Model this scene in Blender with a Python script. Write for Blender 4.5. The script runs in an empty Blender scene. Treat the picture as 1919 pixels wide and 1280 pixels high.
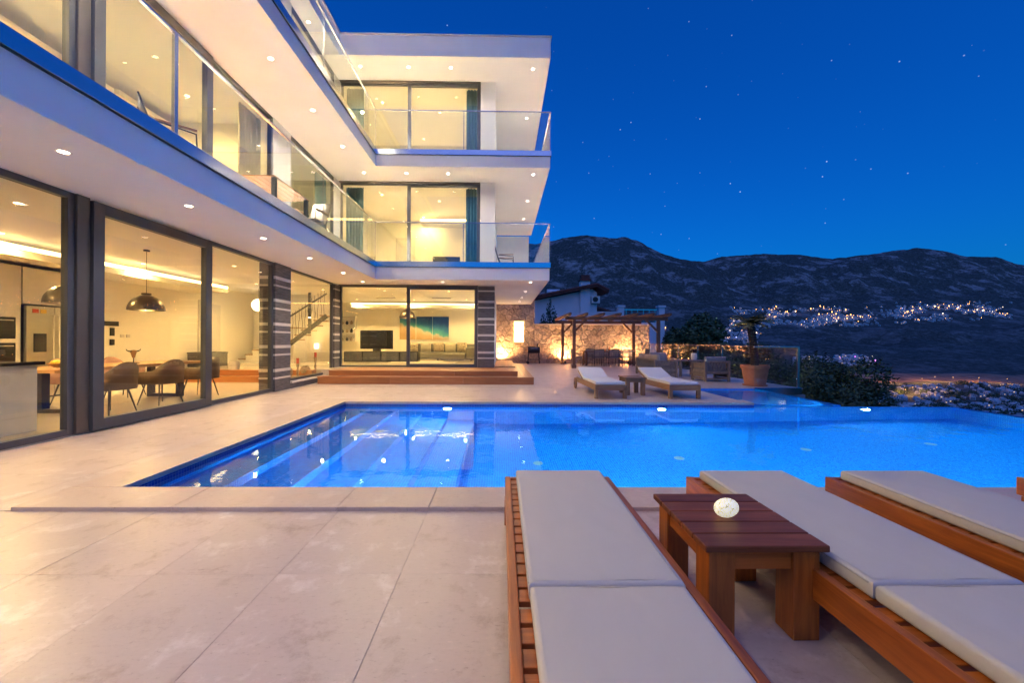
import bpy, bmesh, math, random
import numpy as np
from mathutils import Vector, Matrix, noise
R = math.radians
random.seed(7); rng = np.random.default_rng(7)
sc = bpy.context.scene
col = sc.collection

# ------------------------------------------------------------------ camera
YAW, ROLL, EYE = .014, .0055, 1.25
cam_d = bpy.data.cameras.new('camera'); cam = bpy.data.objects.new('camera', cam_d); col.objects.link(cam)
cam_d.sensor_width = 36; cam_d.lens = 36*746/1919; cam_d.shift_x = 9.06/1919
cam_d.clip_start = .05; cam_d.clip_end = 30000
cam.matrix_world = Matrix.Translation((0, 0, EYE)) @ Matrix.Rotation(-YAW, 4, 'Z') @ Matrix.Rotation(R(90), 4, 'X') @ Matrix.Rotation(ROLL, 4, 'Z')
sc.camera = cam

# ------------------------------------------------------------------ sky, dusk
SUN_EL, SUN_AZ = 50.0, 180.0            # the afterglow stands behind the camera
W = bpy.data.worlds.new('World'); sc.world = W; W.use_nodes = True
nt = W.node_tree; nt.nodes.clear()
def wn(t, **k):
    n = nt.nodes.new(t)
    for a, b in k.items(): setattr(n, a, b)
    return n
wout = wn('ShaderNodeOutputWorld'); bg = wn('ShaderNodeBackground'); bg.inputs['Strength'].default_value = .066
sky = wn('ShaderNodeTexSky', sky_type='NISHITA', sun_disc=False, sun_elevation=R(SUN_EL), sun_rotation=R(SUN_AZ),
         altitude=300, air_density=2.0, dust_density=.2, ozone_density=8.0)
tint = wn('ShaderNodeMix', data_type='RGBA', blend_type='MULTIPLY'); tint.inputs['Factor'].default_value = 1
SKY_TINT = (.01, .49, 1.60, 1)
tint.inputs['B'].default_value = SKY_TINT
nt.links.new(sky.outputs[0], tint.inputs['A'])
nt.links.new(tint.outputs['Result'], bg.inputs['Color'])
# stars
tc = wn('ShaderNodeTexCoord'); vo = wn('ShaderNodeTexVoronoi', feature='F1'); vo.inputs['Scale'].default_value = 55
nt.links.new(tc.outputs['Generated'], vo.inputs['Vector'])
ms = wn('ShaderNodeMapRange'); ms.inputs['From Min'].default_value = .075; ms.inputs['From Max'].default_value = .02
ms.inputs['To Min'].default_value = 0; ms.inputs['To Max'].default_value = 1
nt.links.new(vo.outputs['Distance'], ms.inputs['Value'])
sx = wn('ShaderNodeSeparateColor'); nt.links.new(vo.outputs['Color'], sx.inputs[0])
pw = wn('ShaderNodeMath', operation='POWER'); nt.links.new(sx.outputs[0], pw.inputs[0]); pw.inputs[1].default_value = 4.5
mu = wn('ShaderNodeMath', operation='MULTIPLY'); nt.links.new(ms.outputs[0], mu.inputs[0]); nt.links.new(pw.outputs[0], mu.inputs[1])
m2 = wn('ShaderNodeMath', operation='MULTIPLY'); nt.links.new(mu.outputs[0], m2.inputs[0]); m2.inputs[1].default_value = 1.0
bs = wn('ShaderNodeBackground'); bs.inputs['Color'].default_value = (.75, .88, 1, 1); nt.links.new(m2.outputs[0], bs.inputs['Strength'])
ad = wn('ShaderNodeAddShader'); nt.links.new(bg.outputs[0], ad.inputs[0]); nt.links.new(bs.outputs[0], ad.inputs[1])
nt.links.new(ad.outputs[0], wout.inputs['Surface'])

sun_d = bpy.data.lights.new('sun', 'SUN'); sun = bpy.data.objects.new('sun', sun_d); col.objects.link(sun)
sun_d.energy = .2; sun_d.angle = R(60); sun_d.color = (1, .76, .58)
_a = R(SUN_AZ); _e = R(SUN_EL)
_dir = Vector((math.sin(_a)*math.cos(_e), math.cos(_a)*math.cos(_e), math.sin(_e)))
sun.rotation_euler = _dir.to_track_quat('Z', 'Y').to_euler()

vs = sc.view_settings; vs.view_transform = 'Standard'; vs.look = 'None'; vs.exposure = 0; vs.gamma = 1; vs.use_curve_mapping = False
cy = sc.cycles
cy.use_denoising = True; cy.denoiser = 'OPENIMAGEDENOISE'
cy.max_bounces = 10; cy.diffuse_bounces = 4; cy.glossy_bounces = 4; cy.transmission_bounces = 6; cy.transparent_max_bounces = 24
cy.caustics_reflective = False; cy.caustics_refractive = True; cy.sample_clamp_indirect = 120; cy.blur_glossy = .3
cy.use_light_tree = True

# lamp strengths (watts)
E1, E2, E3, E_IN, E_POOL, E_UP = 90, 8800, 8800, 400, 165, 850
WARM = (1, .80, .56); WHITE = (1, .83, .67); YEL = (1, .68, .27); FIRE = (1, .52, .18)

# ------------------------------------------------------------------ materials
MATS = {}
def new_mat(name):
    m = bpy.data.materials.new(name); m.use_nodes = True
    t = m.node_tree; b = t.nodes['Principled BSDF']; MATS[name] = m
    return m, t, b
def N(t, ty, **k):
    n = t.nodes.new(ty)
    for a, b in k.items():
        if a.startswith('i_'): n.inputs[a[2:].replace('_', ' ')].default_value = b
        else: setattr(n, a, b)
    return n
def ramp(t, src, stops):
    r = N(t, 'ShaderNodeValToRGB'); e = r.color_ramp.elements
    e[0].position, e[0].color = stops[0][0], (*stops[0][1], 1)
    e[1].position, e[1].color = stops[-1][0], (*stops[-1][1], 1)
    for p, c in stops[1:-1]:
        x = e.new(p); x.color = (*c, 1)
    t.links.new(src, r.inputs[0]); return r.outputs[0]
def coords(t, scale=(1, 1, 1), rnd=True):
    tcn = N(t, 'ShaderNodeTexCoord'); mp = N(t, 'ShaderNodeMapping'); mp.inputs['Scale'].default_value = scale
    t.links.new(tcn.outputs['Object'], mp.inputs['Vector'])
    if rnd:
        oi = N(t, 'ShaderNodeObjectInfo'); ml = N(t, 'ShaderNodeVectorMath', operation='SCALE'); ml.inputs[0].default_value = (37, 53, 71)
        t.links.new(oi.outputs['Random'], ml.inputs['Scale']); t.links.new(ml.outputs[0], mp.inputs['Location'])
    return mp.outputs[0]
def bump(t, b, src, strength, dist=.01):
    bn = N(t, 'ShaderNodeBump'); bn.inputs['Strength'].default_value = strength; bn.inputs['Distance'].default_value = dist
    t.links.new(src, bn.inputs['Height']); t.links.new(bn.outputs[0], b.inputs['Normal'])
def pmat(name, c1, c2=None, scale=6, rough=.5, bumps=0, metal=0, stretch=(1, 1, 1), detail=5, lo=.3, hi=.7, bdist=.01, spec=None, rvar=0, objvar=0):
    m, t, b = new_mat(name)
    b.inputs['Roughness'].default_value = rough; b.inputs['Metallic'].default_value = metal
    if spec is not None: b.inputs['Specular IOR Level'].default_value = spec
    if c2 is None:
        c2 = tuple(x*.86 for x in c1)
    v = coords(t, stretch); n = N(t, 'ShaderNodeTexNoise'); n.inputs['Scale'].default_value = scale; n.inputs['Detail'].default_value = detail
    n.inputs['Roughness'].default_value = .6
    t.links.new(v, n.inputs['Vector'])
    c = ramp(t, n.outputs[0], [(lo, c2), (hi, c1)])
    if objvar:
        oi = N(t, 'ShaderNodeObjectInfo'); mr = N(t, 'ShaderNodeMapRange'); mr.inputs['To Min'].default_value = 1-objvar; mr.inputs['To Max'].default_value = 1+objvar
        t.links.new(oi.outputs['Random'], mr.inputs['Value'])
        hs = N(t, 'ShaderNodeHueSaturation'); t.links.new(c, hs.inputs['Color']); t.links.new(mr.outputs[0], hs.inputs['Value']); c = hs.outputs[0]
    t.links.new(c, b.inputs['Base Color'])
    if rvar:
        mr = N(t, 'ShaderNodeMapRange'); mr.inputs['To Min'].default_value = rough-rvar; mr.inputs['To Max'].default_value = rough+rvar
        t.links.new(n.outputs[0], mr.inputs['Value']); t.links.new(mr.outputs[0], b.inputs['Roughness'])
    if bumps: bump(t, b, n.outputs[0], bumps, bdist)
    return m
def emat(name, c, s):
    m, t, b = new_mat(name); b.inputs['Base Color'].default_value = (*c, 1)
    b.inputs['Emission Color'].default_value = (*c, 1); b.inputs['Emission Strength'].default_value = s
    return m
def wood(name, c1, c2, axis, rough=.45, sc_=9.0, objvar=.12):
    st = [14, 14, 14]; st['xyz'.index(axis)] = 1.0
    m, t, b = new_mat(name); b.inputs['Roughness'].default_value = rough
    v = coords(t, tuple(x*sc_/9 for x in st)); n = N(t, 'ShaderNodeTexNoise'); n.inputs['Scale'].default_value = 1.6; n.inputs['Detail'].default_value = 7
    n.inputs['Roughness'].default_value = .65; n.inputs['Distortion'].default_value = .6
    t.links.new(v, n.inputs['Vector'])
    c = ramp(t, n.outputs[0], [(.25, c2), (.5, tuple((a+b_)/2 for a, b_ in zip(c1, c2))), (.72, c1)])
    oi = N(t, 'ShaderNodeObjectInfo'); mr = N(t, 'ShaderNodeMapRange'); mr.inputs['To Min'].default_value = 1-objvar; mr.inputs['To Max'].default_value = 1+objvar
    t.links.new(oi.outputs['Random'], mr.inputs['Value'])
    hs = N(t, 'ShaderNodeHueSaturation'); t.links.new(c, hs.inputs['Color']); t.links.new(mr.outputs[0], hs.inputs['Value'])
    t.links.new(hs.outputs[0], b.inputs['Base Color']); bump(t, b, n.outputs[0], .12, .004)
    return m
def glassmat(name, tint_, ior=1.5, rough=0.0):
    m = bpy.data.materials.new(name); m.use_nodes = True; t = m.node_tree; t.nodes.clear(); MATS[name] = m
    o = N(t, 'ShaderNodeOutputMaterial'); tr = N(t, 'ShaderNodeBsdfTransparent'); tr.inputs[0].default_value = (*tint_, 1)
    g = N(t, 'ShaderNodeBsdfGlossy'); g.inputs['Roughness'].default_value = rough; g.inputs['Color'].default_value = (1, 1, 1, 1)
    ge_ = N(t, 'ShaderNodeNewGeometry'); dt_ = N(t, 'ShaderNodeVectorMath', operation='DOT_PRODUCT'); t.links.new(ge_.outputs['Incoming'], dt_.inputs[0]); t.links.new(ge_.outputs['Normal'], dt_.inputs[1])
    ab = N(t, 'ShaderNodeMath', operation='ABSOLUTE'); t.links.new(dt_.outputs['Value'], ab.inputs[0]); om = N(t, 'ShaderNodeMath', operation='SUBTRACT'); om.inputs[0].default_value = 1; t.links.new(ab.outputs[0], om.inputs[1])
    p5 = N(t, 'ShaderNodeMath', operation='POWER'); t.links.new(om.outputs[0], p5.inputs[0]); p5.inputs[1].default_value = 5
    r0 = ((ior-1)/(ior+1))**2; f = N(t, 'ShaderNodeMath', operation='MULTIPLY_ADD'); t.links.new(p5.outputs[0], f.inputs[0]); f.inputs[1].default_value = 1-r0; f.inputs[2].default_value = r0
    mx = N(t, 'ShaderNodeMixShader')
    t.links.new(f.outputs[0], mx.inputs[0]); t.links.new(tr.outputs[0], mx.inputs[1]); t.links.new(g.outputs[0], mx.inputs[2])
    t.links.new(mx.outputs[0], o.inputs['Surface']); return m

pmat('plaster', (.84, .83, .82), (.80, .79, .78), 1.3, .75, .05, bdist=.004)
pmat('inner_wall', (.84, .80, .71), (.82, .78, .69), 1.0, .7)
pmat('anthracite', (.085, .09, .105), (.075, .08, .092), 3, .38, metal=.3)
pmat('bronze_post', (.13, .11, .095), None, 3, .4, metal=.4)
pmat('steel', (.62, .64, .66), (.56, .58, .60), 6, .2, metal=1, stretch=(1, 1, 12))
pmat('shoe_metal', (.62, .66, .72), (.57, .61, .67), 2, .16, metal=1)
glassmat('window_glass', (.95, .94, .875)); glassmat('rail_glass', (.93, .965, .955), 1.52)
glassmat('clear_glass', (.97, .97, .97))
def travertine(name, ca, cb, cc, rough):
    m, t, b = new_mat(name)
    v = coords(t, (1, 1, 1)); n = N(t, 'ShaderNodeTexNoise'); n.inputs['Scale'].default_value = 3.4; n.inputs['Detail'].default_value = 12; n.inputs['Roughness'].default_value = .70; n.inputs['Distortion'].default_value = .15
    t.links.new(v, n.inputs['Vector'])
    c = ramp(t, n.outputs[0], [(.33, cb), (.46, ca), (.56, ca), (.66, cc)])
    v2 = coords(t, (1, 2.2, 1)); n2 = N(t, 'ShaderNodeTexNoise'); n2.inputs['Scale'].default_value = 26; n2.inputs['Detail'].default_value = 6; n2.inputs['Roughness'].default_value = .75
    t.links.new(v2, n2.inputs['Vector'])
    sp = ramp(t, n2.outputs[0], [(.30, (.58, .53, .48)), (.41, (.96, .95, .94)), (.55, (1, 1, 1)), (.62, (1, 1, 1)), (.70, (1.25, 1.22, 1.18))])
    mx = N(t, 'ShaderNodeMix', data_type='RGBA', blend_type='MULTIPLY'); mx.inputs['Factor'].default_value = .75
    t.links.new(c, mx.inputs['A']); t.links.new(sp, mx.inputs['B'])
    oi = N(t, 'ShaderNodeObjectInfo'); mr = N(t, 'ShaderNodeMapRange'); mr.inputs['To Min'].default_value = .95; mr.inputs['To Max'].default_value = 1.04
    t.links.new(oi.outputs['Random'], mr.inputs['Value'])
    hs = N(t, 'ShaderNodeHueSaturation'); t.links.new(mx.outputs['Result'], hs.inputs['Color']); t.links.new(mr.outputs[0], hs.inputs['Value'])
    t.links.new(hs.outputs[0], b.inputs['Base Color'])
    rr = N(t, 'ShaderNodeMapRange'); rr.inputs['To Min'].default_value = rough-.07; rr.inputs['To Max'].default_value = rough+.12
    t.links.new(n2.outputs[0], rr.inputs['Value']); t.links.new(rr.outputs[0], b.inputs['Roughness'])
    bump(t, b, n2.outputs[0], .08, .003)
    return m
travertine('travertine', (.58, .47, .41), (.43, .315, .25), (.69, .60, .545), .30)
travertine('coping_stone', (.56, .435, .36), (.46, .335, .26), (.62, .51, .43), .36)
pmat('balcony_tile', (.72, .69, .64), None, 3, .6)
travertine('inner_floor', (.66, .58, .46), (.62, .54, .42), (.68, .60, .49), .16)
pmat('grout', (.58, .49, .41), None, 20, .9)
pmat('concrete', (.34, .32, .30), (.27, .26, .25), 2, .85, .2)
def mosaic(name, ca, cb, grout, s=30.0):
    m, t, b = new_mat(name); b.inputs['Roughness'].default_value = .6; b.inputs['Specular IOR Level'].default_value = .15
    tcn = N(t, 'ShaderNodeTexCoord'); ge = N(t, 'ShaderNodeNewGeometry')
    sp = N(t, 'ShaderNodeSeparateXYZ'); t.links.new(ge.outputs['Position'], sp.inputs[0])
    sn = N(t, 'ShaderNodeSeparateXYZ'); t.links.new(ge.outputs['True Normal'], sn.inputs[0])
    acc = None
    for ax in 'XYZ':
        a = N(t, 'ShaderNodeMath', operation='MULTIPLY'); a.inputs[1].default_value = s; t.links.new(sp.outputs[ax], a.inputs[0])
        f = N(t, 'ShaderNodeMath', operation='FRACT'); t.links.new(a.outputs[0], f.inputs[0])
        d = N(t, 'ShaderNodeMath', operation='SUBTRACT'); t.links.new(f.outputs[0], d.inputs[0]); d.inputs[1].default_value = .5
        e = N(t, 'ShaderNodeMath', operation='ABSOLUTE'); t.links.new(d.outputs[0], e.inputs[0])
        g = N(t, 'ShaderNodeMath', operation='GREATER_THAN'); t.links.new(e.outputs[0], g.inputs[0]); g.inputs[1].default_value = .445
        an = N(t, 'ShaderNodeMath', operation='ABSOLUTE'); t.links.new(sn.outputs[ax], an.inputs[0])
        l = N(t, 'ShaderNodeMath', operation='LESS_THAN'); t.links.new(an.outputs[0], l.inputs[0]); l.inputs[1].default_value = .5
        h = N(t, 'ShaderNodeMath', operation='MULTIPLY'); t.links.new(g.outputs[0], h.inputs[0]); t.links.new(l.outputs[0], h.inputs[1])
        if acc is None: acc = h
        else:
            mxn = N(t, 'ShaderNodeMath', operation='MAXIMUM'); t.links.new(acc.outputs[0], mxn.inputs[0]); t.links.new(h.outputs[0], mxn.inputs[1]); acc = mxn
    sv = N(t, 'ShaderNodeVectorMath', operation='SCALE'); t.links.new(ge.outputs['Position'], sv.inputs[0]); sv.inputs['Scale'].default_value = s
    fl = N(t, 'ShaderNodeVectorMath', operation='FLOOR'); t.links.new(sv.outputs[0], fl.inputs[0])
    wnn = N(t, 'ShaderNodeTexWhiteNoise'); t.links.new(fl.outputs[0], wnn.inputs['Vector'])
    c = ramp(t, wnn.outputs['Value'], [(0, cb), (1, ca)])
    mx = N(t, 'ShaderNodeMix', data_type='RGBA'); t.links.new(acc.outputs[0], mx.inputs['Factor']); t.links.new(c, mx.inputs['A']); mx.inputs['B'].default_value = (*grout, 1)
    t.links.new(mx.outputs['Result'], b.inputs['Base Color'])
    return m
mosaic('mosaic', (.002, .27, .82), (.001, .16, .64), (.06, .50, .90))
mosaic('mosaic_dark', (.02, .08, .36), (.012, .05, .26), (.20, .26, .42))
m, t, b = new_mat('water')
t.nodes.remove(b); g = N(t, 'ShaderNodeBsdfGlass'); g.inputs['IOR'].default_value = 1.333; g.inputs['Roughness'].default_value = 0; g.inputs['Color'].default_value = (.74, .94, 1, 1)
v = coords(t, (1, 1, 1), False); n1 = N(t, 'ShaderNodeTexNoise'); n1.inputs['Scale'].default_value = 3.2; n1.inputs['Detail'].default_value = 3; t.links.new(v, n1.inputs['Vector'])
bn = N(t, 'ShaderNodeBump'); bn.inputs['Strength'].default_value = .10; bn.inputs['Distance'].default_value = .02
t.links.new(n1.outputs[0], bn.inputs['Height']); t.links.new(bn.outputs[0], g.inputs['Normal']); t.links.new(g.outputs[0], t.nodes['Material Output'].inputs['Surface'])

TEAK1, TEAK2 = (.56, .155, .020), (.19, .040, .005)
for ax in 'xyz':
    wood('teak_'+ax, TEAK1, TEAK2, ax, .38)
    wood('oldteak_'+ax, (.36, .20, .10), (.20, .10, .045), ax, .55)
    wood('deck_'+ax, (.46, .19, .07), (.30, .11, .035), ax, .35, objvar=.18)
    wood('pergola_'+ax, (.22, .11, .055), (.12, .055, .028), ax, .6)
wood('table_top', (.26, .085, .034), (.10, .028, .011), 'x', .42)
MATS['table_top'].node_tree.nodes['Principled BSDF'].inputs['Specular IOR Level'].default_value = .18
wood('oak', (.48, .27, .12), (.34, .18, .07), 'y', .4)
def fabric(name, c1, c2):
    m, t, b = new_mat(name); b.inputs['Roughness'].default_value = .9
    v = coords(t, (1, 1, 1)); n = N(t, 'ShaderNodeTexNoise'); n.inputs['Scale'].default_value = 160; n.inputs['Detail'].default_value = 2; t.links.new(v, n.inputs['Vector'])
    v2 = coords(t, (1, .45, 1)); n2 = N(t, 'ShaderNodeTexNoise'); n2.inputs['Scale'].default_value = 7; n2.inputs['Detail'].default_value = 4; n2.inputs['Distortion'].default_value = 1.2; t.links.new(v2, n2.inputs['Vector'])
    ml = N(t, 'ShaderNodeMath', operation='MULTIPLY_ADD'); t.links.new(n.outputs[0], ml.inputs[0]); ml.inputs[1].default_value = .10; t.links.new(n2.outputs[0], ml.inputs[2])
    c = ramp(t, ml.outputs[0], [(.25, c2), (.85, c1)]); t.links.new(c, b.inputs['Base Color']); bump(t, b, ml.outputs[0], .2, .010)
fabric('grey_fabric', (.555, .525, .48), (.525, .495, .45))
pmat('piping', (.44, .42, .39), None, 60, .9)
pmat('white_fabric', (.72, .71, .70), (.66, .65, .64), 120, .9, .1, bdist=.002, detail=2)
pmat('terracotta', (.52, .20, .10), (.42, .15, .075), 5, .75, .1)
pmat('soil', (.05, .035, .025), None, 30, .95, .4)
pmat('stone', (.50, .39, .31), (.24, .175, .135), 9, .9, 1.0, bdist=.07, objvar=.22, detail=8)
pmat('mortar', (.30, .26, .22), None, 20, .95, .4)
pmat('cap_stone', (.55, .50, .44), None, 8, .8, .1)
def ledger(name):
    m, t, b = new_mat(name); b.inputs['Roughness'].default_value = .75
    v = coords(t, (3, 3, 60)); n = N(t, 'ShaderNodeTexNoise'); n.inputs['Scale'].default_value = 1.5; n.inputs['Detail'].default_value = 6; t.links.new(v, n.inputs['Vector'])
    c = ramp(t, n.outputs[0], [(.3, (.06, .055, .06)), (.55, (.13, .12, .125)), (.75, (.21, .19, .19))]); t.links.new(c, b.inputs['Base Color']); bump(t, b, n.outputs[0], .8, .012)
ledger('ledger_stone')
pmat('white_strip', (.66, .62, .58), None, 20, .7, .1)
pmat('dark_metal', (.035, .035, .038), None, 8, .4, metal=.6)
pmat('black_gloss', (.012, .012, .014), None, 4, .12)
pmat('brushed_steel', (.55, .53, .5), (.5, .48, .45), 4, .28, metal=1, stretch=(1, 1, 20))
pmat('white_gloss', (.78, .75, .70), None, 2, .18)
pmat('chair_leather', (.13, .08, .055), (.09, .055, .04), 9, .55, .1)
pmat('chair_fabric', (.13, .12, .12), (.10, .095, .095), 40, .85, .1)
pmat('pink_fabric', (.42, .24, .19), None, 40, .85)
pmat('rope', (.23, .22, .215), (.15, .145, .14), 60, .85, .2)
pmat('weathered_teak', (.30, .23, .17), (.19, .14, .10), 5, .65, .2, stretch=(4, 4, 1), objvar=.15)
pmat('grey_cushion', (.30, .29, .29), None, 60, .9, .1)
pmat('beige_cushion', (.46, .36, .28), None, 60, .9, .1)
pmat('curtain', (.07, .23, .32), (.05, .17, .25), 3, .85)
pmat('sheer', (.60, .55, .42), None, 3, .85)
pmat('sofa_fabric', (.20, .19, .16), None, 50, .9, .1)
pmat('pillow_print', (.62, .52, .36), (.10, .09, .08), 26, .9, lo=.40, hi=.48)
pmat('red_wax', (.55, .06, .03), None, 8, .5)
pmat('bark', (.10, .07, .05), (.05, .035, .025), 12, .9, .6, bdist=.03)
pmat('roof_tile', (.24, .075, .05), (.13, .04, .03), 4, .8, .2, objvar=.2)
pmat('neighbour_wall', (.80, .80, .80), (.74, .74, .74), 1.5, .8)
pmat('inlet', (.35, .5, .5), None, 8, .4)
pmat('yellow', (.8, .5, .03), None, 8, .5)
pmat('basket', (.45, .36, .25), (.3, .22, .14), 40, .8, .3)
emat('lamp_face', (1, .86, .68), 24); emat('lamp_in', (1, .80, .50), 14); emat('cove', (1, .74, .38), 7); emat('lantern_glow', (1, .72, .32), 5.0)
emat('uplight_face', (1, .62, .25), 60); emat('pool_lamp', (.7, .95, 1), 7); emat('globe_glow', (1, .85, .6), 6); emat('candle', (1, .5, .15), 12)
emat('town_warm', (1, .46, .13), 9); emat('town_white', (1, .82, .62), 4.5); emat('town_pink', (.9, .2, 1), 8); emat('town_blue', (.35, .4, 1), 7)
def leafmat(name, ca, cb):
    m, t, b = new_mat(name); b.inputs['Roughness'].default_value = .6
    ge = N(t, 'ShaderNodeNewGeometry'); c = ramp(t, ge.outputs['Random Per Island'], [(0, cb), (.6, ca), (1, tuple(x*1.5 for x in ca))])
    t.links.new(c, b.inputs['Base Color'])
    return m
leafmat('leaf', (.10, .13, .045), (.04, .06, .02)); leafmat('leaf_dark', (.065, .10, .04), (.025, .045, .018)); leafmat('leaf_juniper', (.045, .085, .04), (.02, .045, .022)); leafmat('leaf_palm', (.30, .28, .10), (.15, .15, .06))

# ------------------------------------------------------------------ geometry helpers
def wloc(o):
    v = Vector((0, 0, 0))
    while o is not None: v += o.location; o = o.parent
    return v
class MB:
    def __init__(s): s.v = []; s.f = []
    def _add(s, vs_, fs): k = len(s.v); s.v += [tuple(p) for p in vs_]; s.f += [tuple(i+k for i in f) for f in fs]; return s
    def box(s, x0, x1, y0, y1, z0, z1):
        return s._add([(x0, y0, z0), (x1, y0, z0), (x1, y1, z0), (x0, y1, z0), (x0, y0, z1), (x1, y0, z1), (x1, y1, z1), (x0, y1, z1)],
                      [(0, 3, 2, 1), (4, 5, 6, 7), (0, 1, 5, 4), (1, 2, 6, 5), (2, 3, 7, 6), (3, 0, 4, 7)])
    def bar(s, a, b, w, h=None, up=(0, 0, 1)):
        h = h or w; a = Vector(a); b = Vector(b); d = (b-a).normalized(); u = Vector(up)
        if abs(d.dot(u)) > .98: u = Vector((0, 1, 0))
        x = d.cross(u).normalized()*w/2; y = x.cross(d).normalized()*h/2
        p = [a-x-y, a+x-y, a+x+y, a-x+y, b-x-y, b+x-y, b+x+y, b-x+y]
        return s._add(p, [(0, 1, 2, 3), (7, 6, 5, 4), (0, 4, 5, 1), (1, 5, 6, 2), (2, 6, 7, 3), (3, 7, 4, 0)])
    def tube(s, pts, r, n=8, cap=True):
        pts = [Vector(p) for p in pts]; rs = r if isinstance(r, (list, tuple)) else [r]*len(pts); vs_ = []; fs = []
        for i, p in enumerate(pts):
            d = (pts[min(i+1, len(pts)-1)]-pts[max(i-1, 0)]).normalized(); u = Vector((0, 0, 1)) if abs(d.z) < .95 else Vector((0, 1, 0))
            x = d.cross(u).normalized(); y = x.cross(d)
            vs_ += [p+(x*math.cos(2*math.pi*k/n)+y*math.sin(2*math.pi*k/n))*rs[i] for k in range(n)]
        for i in range(len(pts)-1):
            for k in range(n): fs.append((i*n+k, (i+1)*n+k, (i+1)*n+(k+1) % n, i*n+(k+1) % n))
        if cap: fs += [tuple(range(n)), tuple(reversed(range((len(pts)-1)*n, len(pts)*n)))]
        return s._add(vs_, fs)
    def lathe(s, prof, c=(0, 0, 0), n=20):
        vs_ = []; fs = []; c = Vector(c)
        for r, z in prof: vs_ += [c+Vector((r*math.cos(2*math.pi*k/n), r*math.sin(2*math.pi*k/n), z)) for k in range(n)]
        for i in range(len(prof)-1):
            for k in range(n): fs.append((i*n+k, i*n+(k+1) % n, (i+1)*n+(k+1) % n, (i+1)*n+k))
        return s._add(vs_, fs)
    def prism(s, poly, z0, z1):
        n = len(poly); vs_ = [(x, y, z0) for x, y in poly]+[(x, y, z1) for x, y in poly]
        return s._add(vs_, [tuple(reversed(range(n))), tuple(range(n, 2*n))]+[(i, (i+1) % n, n+(i+1) % n, n+i) for i in range(n)])
    def prismy(s, poly, y0, y1):        # polygon in x,z pushed along y
        n = len(poly); vs_ = [(x, y0, z) for x, z in poly]+[(x, y1, z) for x, z in poly]
        return s._add(vs_, [tuple(range(n)), tuple(reversed(range(n, 2*n)))]+[(i, n+i, n+(i+1) % n, (i+1) % n) for i in range(n)])
    def disc(s, c, r, n=16, up=False):
        c = Vector(c); vs_ = [c+Vector((r*math.cos(2*math.pi*k/n), r*math.sin(2*math.pi*k/n), 0)) for k in range(n)]
        return s._add(vs_, [tuple(range(n)) if up else tuple(reversed(range(n)))])
    def sphere(s, c, r, n=12, m=8, sz=1):
        return s.lathe([(r*math.sin(math.pi*max(.001, min(.999, i/m))), -r*sz*math.cos(math.pi*i/m)) for i in range(m+1)], c, n)
    def cushion(s, x0, x1, y0, y1, z0, z1, r=.025, puff=.012, nx=10, ny=14):
        # a soft slab: rounded edge rings and a slightly domed top
        k0 = len(s.v); rings = []
        prof = [(0, z0)]
        q = [(r, z0)] + [(r-r*math.sin(a), z0+r-r*math.cos(a)) for a in (math.pi/6, math.pi/3, math.pi/2)] + [(r-r*math.cos(a), z1-r+r*math.sin(a)) for a in (0.01, math.pi/6, math.pi/3, math.pi/2)]
        def rect(d):
            X0, X1, Y0, Y1 = x0+d, x1-d, y0+d, y1-d; p = []
            p += [(X0+(X1-X0)*i/nx, Y0) for i in range(nx)]; p += [(X1, Y0+(Y1-Y0)*i/ny) for i in range(ny)]
            p += [(X1-(X1-X0)*i/nx, Y1) for i in range(nx)]; p += [(X0, Y1-(Y1-Y0)*i/ny) for i in range(ny)]
            return p
        n = 2*(nx+ny); vs_ = []; fs = []
        for d, z in q: vs_ += [(x, y, z) for x, y in rect(d)]
        for i in range(len(q)-1):
            for k in range(n): fs.append((i*n+k, i*n+(k+1) % n, (i+1)*n+(k+1) % n, (i+1)*n+k))
        b0 = len(vs_); d = r
        for j in range(ny+1):
            for i in range(nx+1):
                fx, fy = i/nx, j/ny
                vs_.append((x0+d+(x1-x0-2*d)*fx, y0+d+(y1-y0-2*d)*fy, z1+puff*min(1, 6*fx*(1-fx)*1.2)*min(1, 6*fy*(1-fy)*1.2) + (.0015*math.sin(9*fx+5*fy))))
        for j in range(ny):
            for i in range(nx):
                a = b0+j*(nx+1)+i; fs.append((a, a+1, a+nx+2, a+nx+1))
        vs2 = [(x0, y0, z0)]
        fs.append(tuple(reversed(range(n))))
        return s._add(vs_, fs)
    def mesh(s, name, mat, bevel=0, smooth=False):
        me = bpy.data.meshes.new(name); me.from_pydata(s.v, [], s.f)
        for q in (mat if isinstance(mat, (list, tuple)) else [mat]): me.materials.append(MATS[q])
        if bevel or True:
            bm = bmesh.new(); bm.from_mesh(me)
            if bevel:
                bmesh.ops.remove_doubles(bm, verts=bm.verts, dist=1e-5)
                es = [e for e in bm.edges if len(e.link_faces) == 2 and e.calc_face_angle(0) > .6]
                bmesh.ops.bevel(bm, geom=es, offset=bevel, segments=2, affect='EDGES', profile=.6)
            bmesh.ops.recalc_face_normals(bm, faces=bm.faces); bm.to_mesh(me); bm.free()
        if smooth:
            for p in me.polygons: p.use_smooth = True
            try: me.set_sharp_from_angle(angle=R(40))
            except Exception: pass
        me.update(); return me
    def build(s, name, mat, parent=None, bevel=0, smooth=False, world=True):
        if parent is not None and world:
            o = wloc(parent); s.v = [(x-o.x, y-o.y, z-o.z) for x, y, z in s.v]
        ob = bpy.data.objects.new(name, s.mesh(name, mat, bevel, smooth)); col.objects.link(ob); ob.parent = parent
        return ob
def tag(o, label=None, cat=None, group=None, kind=None):
    for k, v_ in (('label', label), ('category', cat), ('group', group), ('kind', kind)):
        if v_: o[k] = v_
    return o
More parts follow.
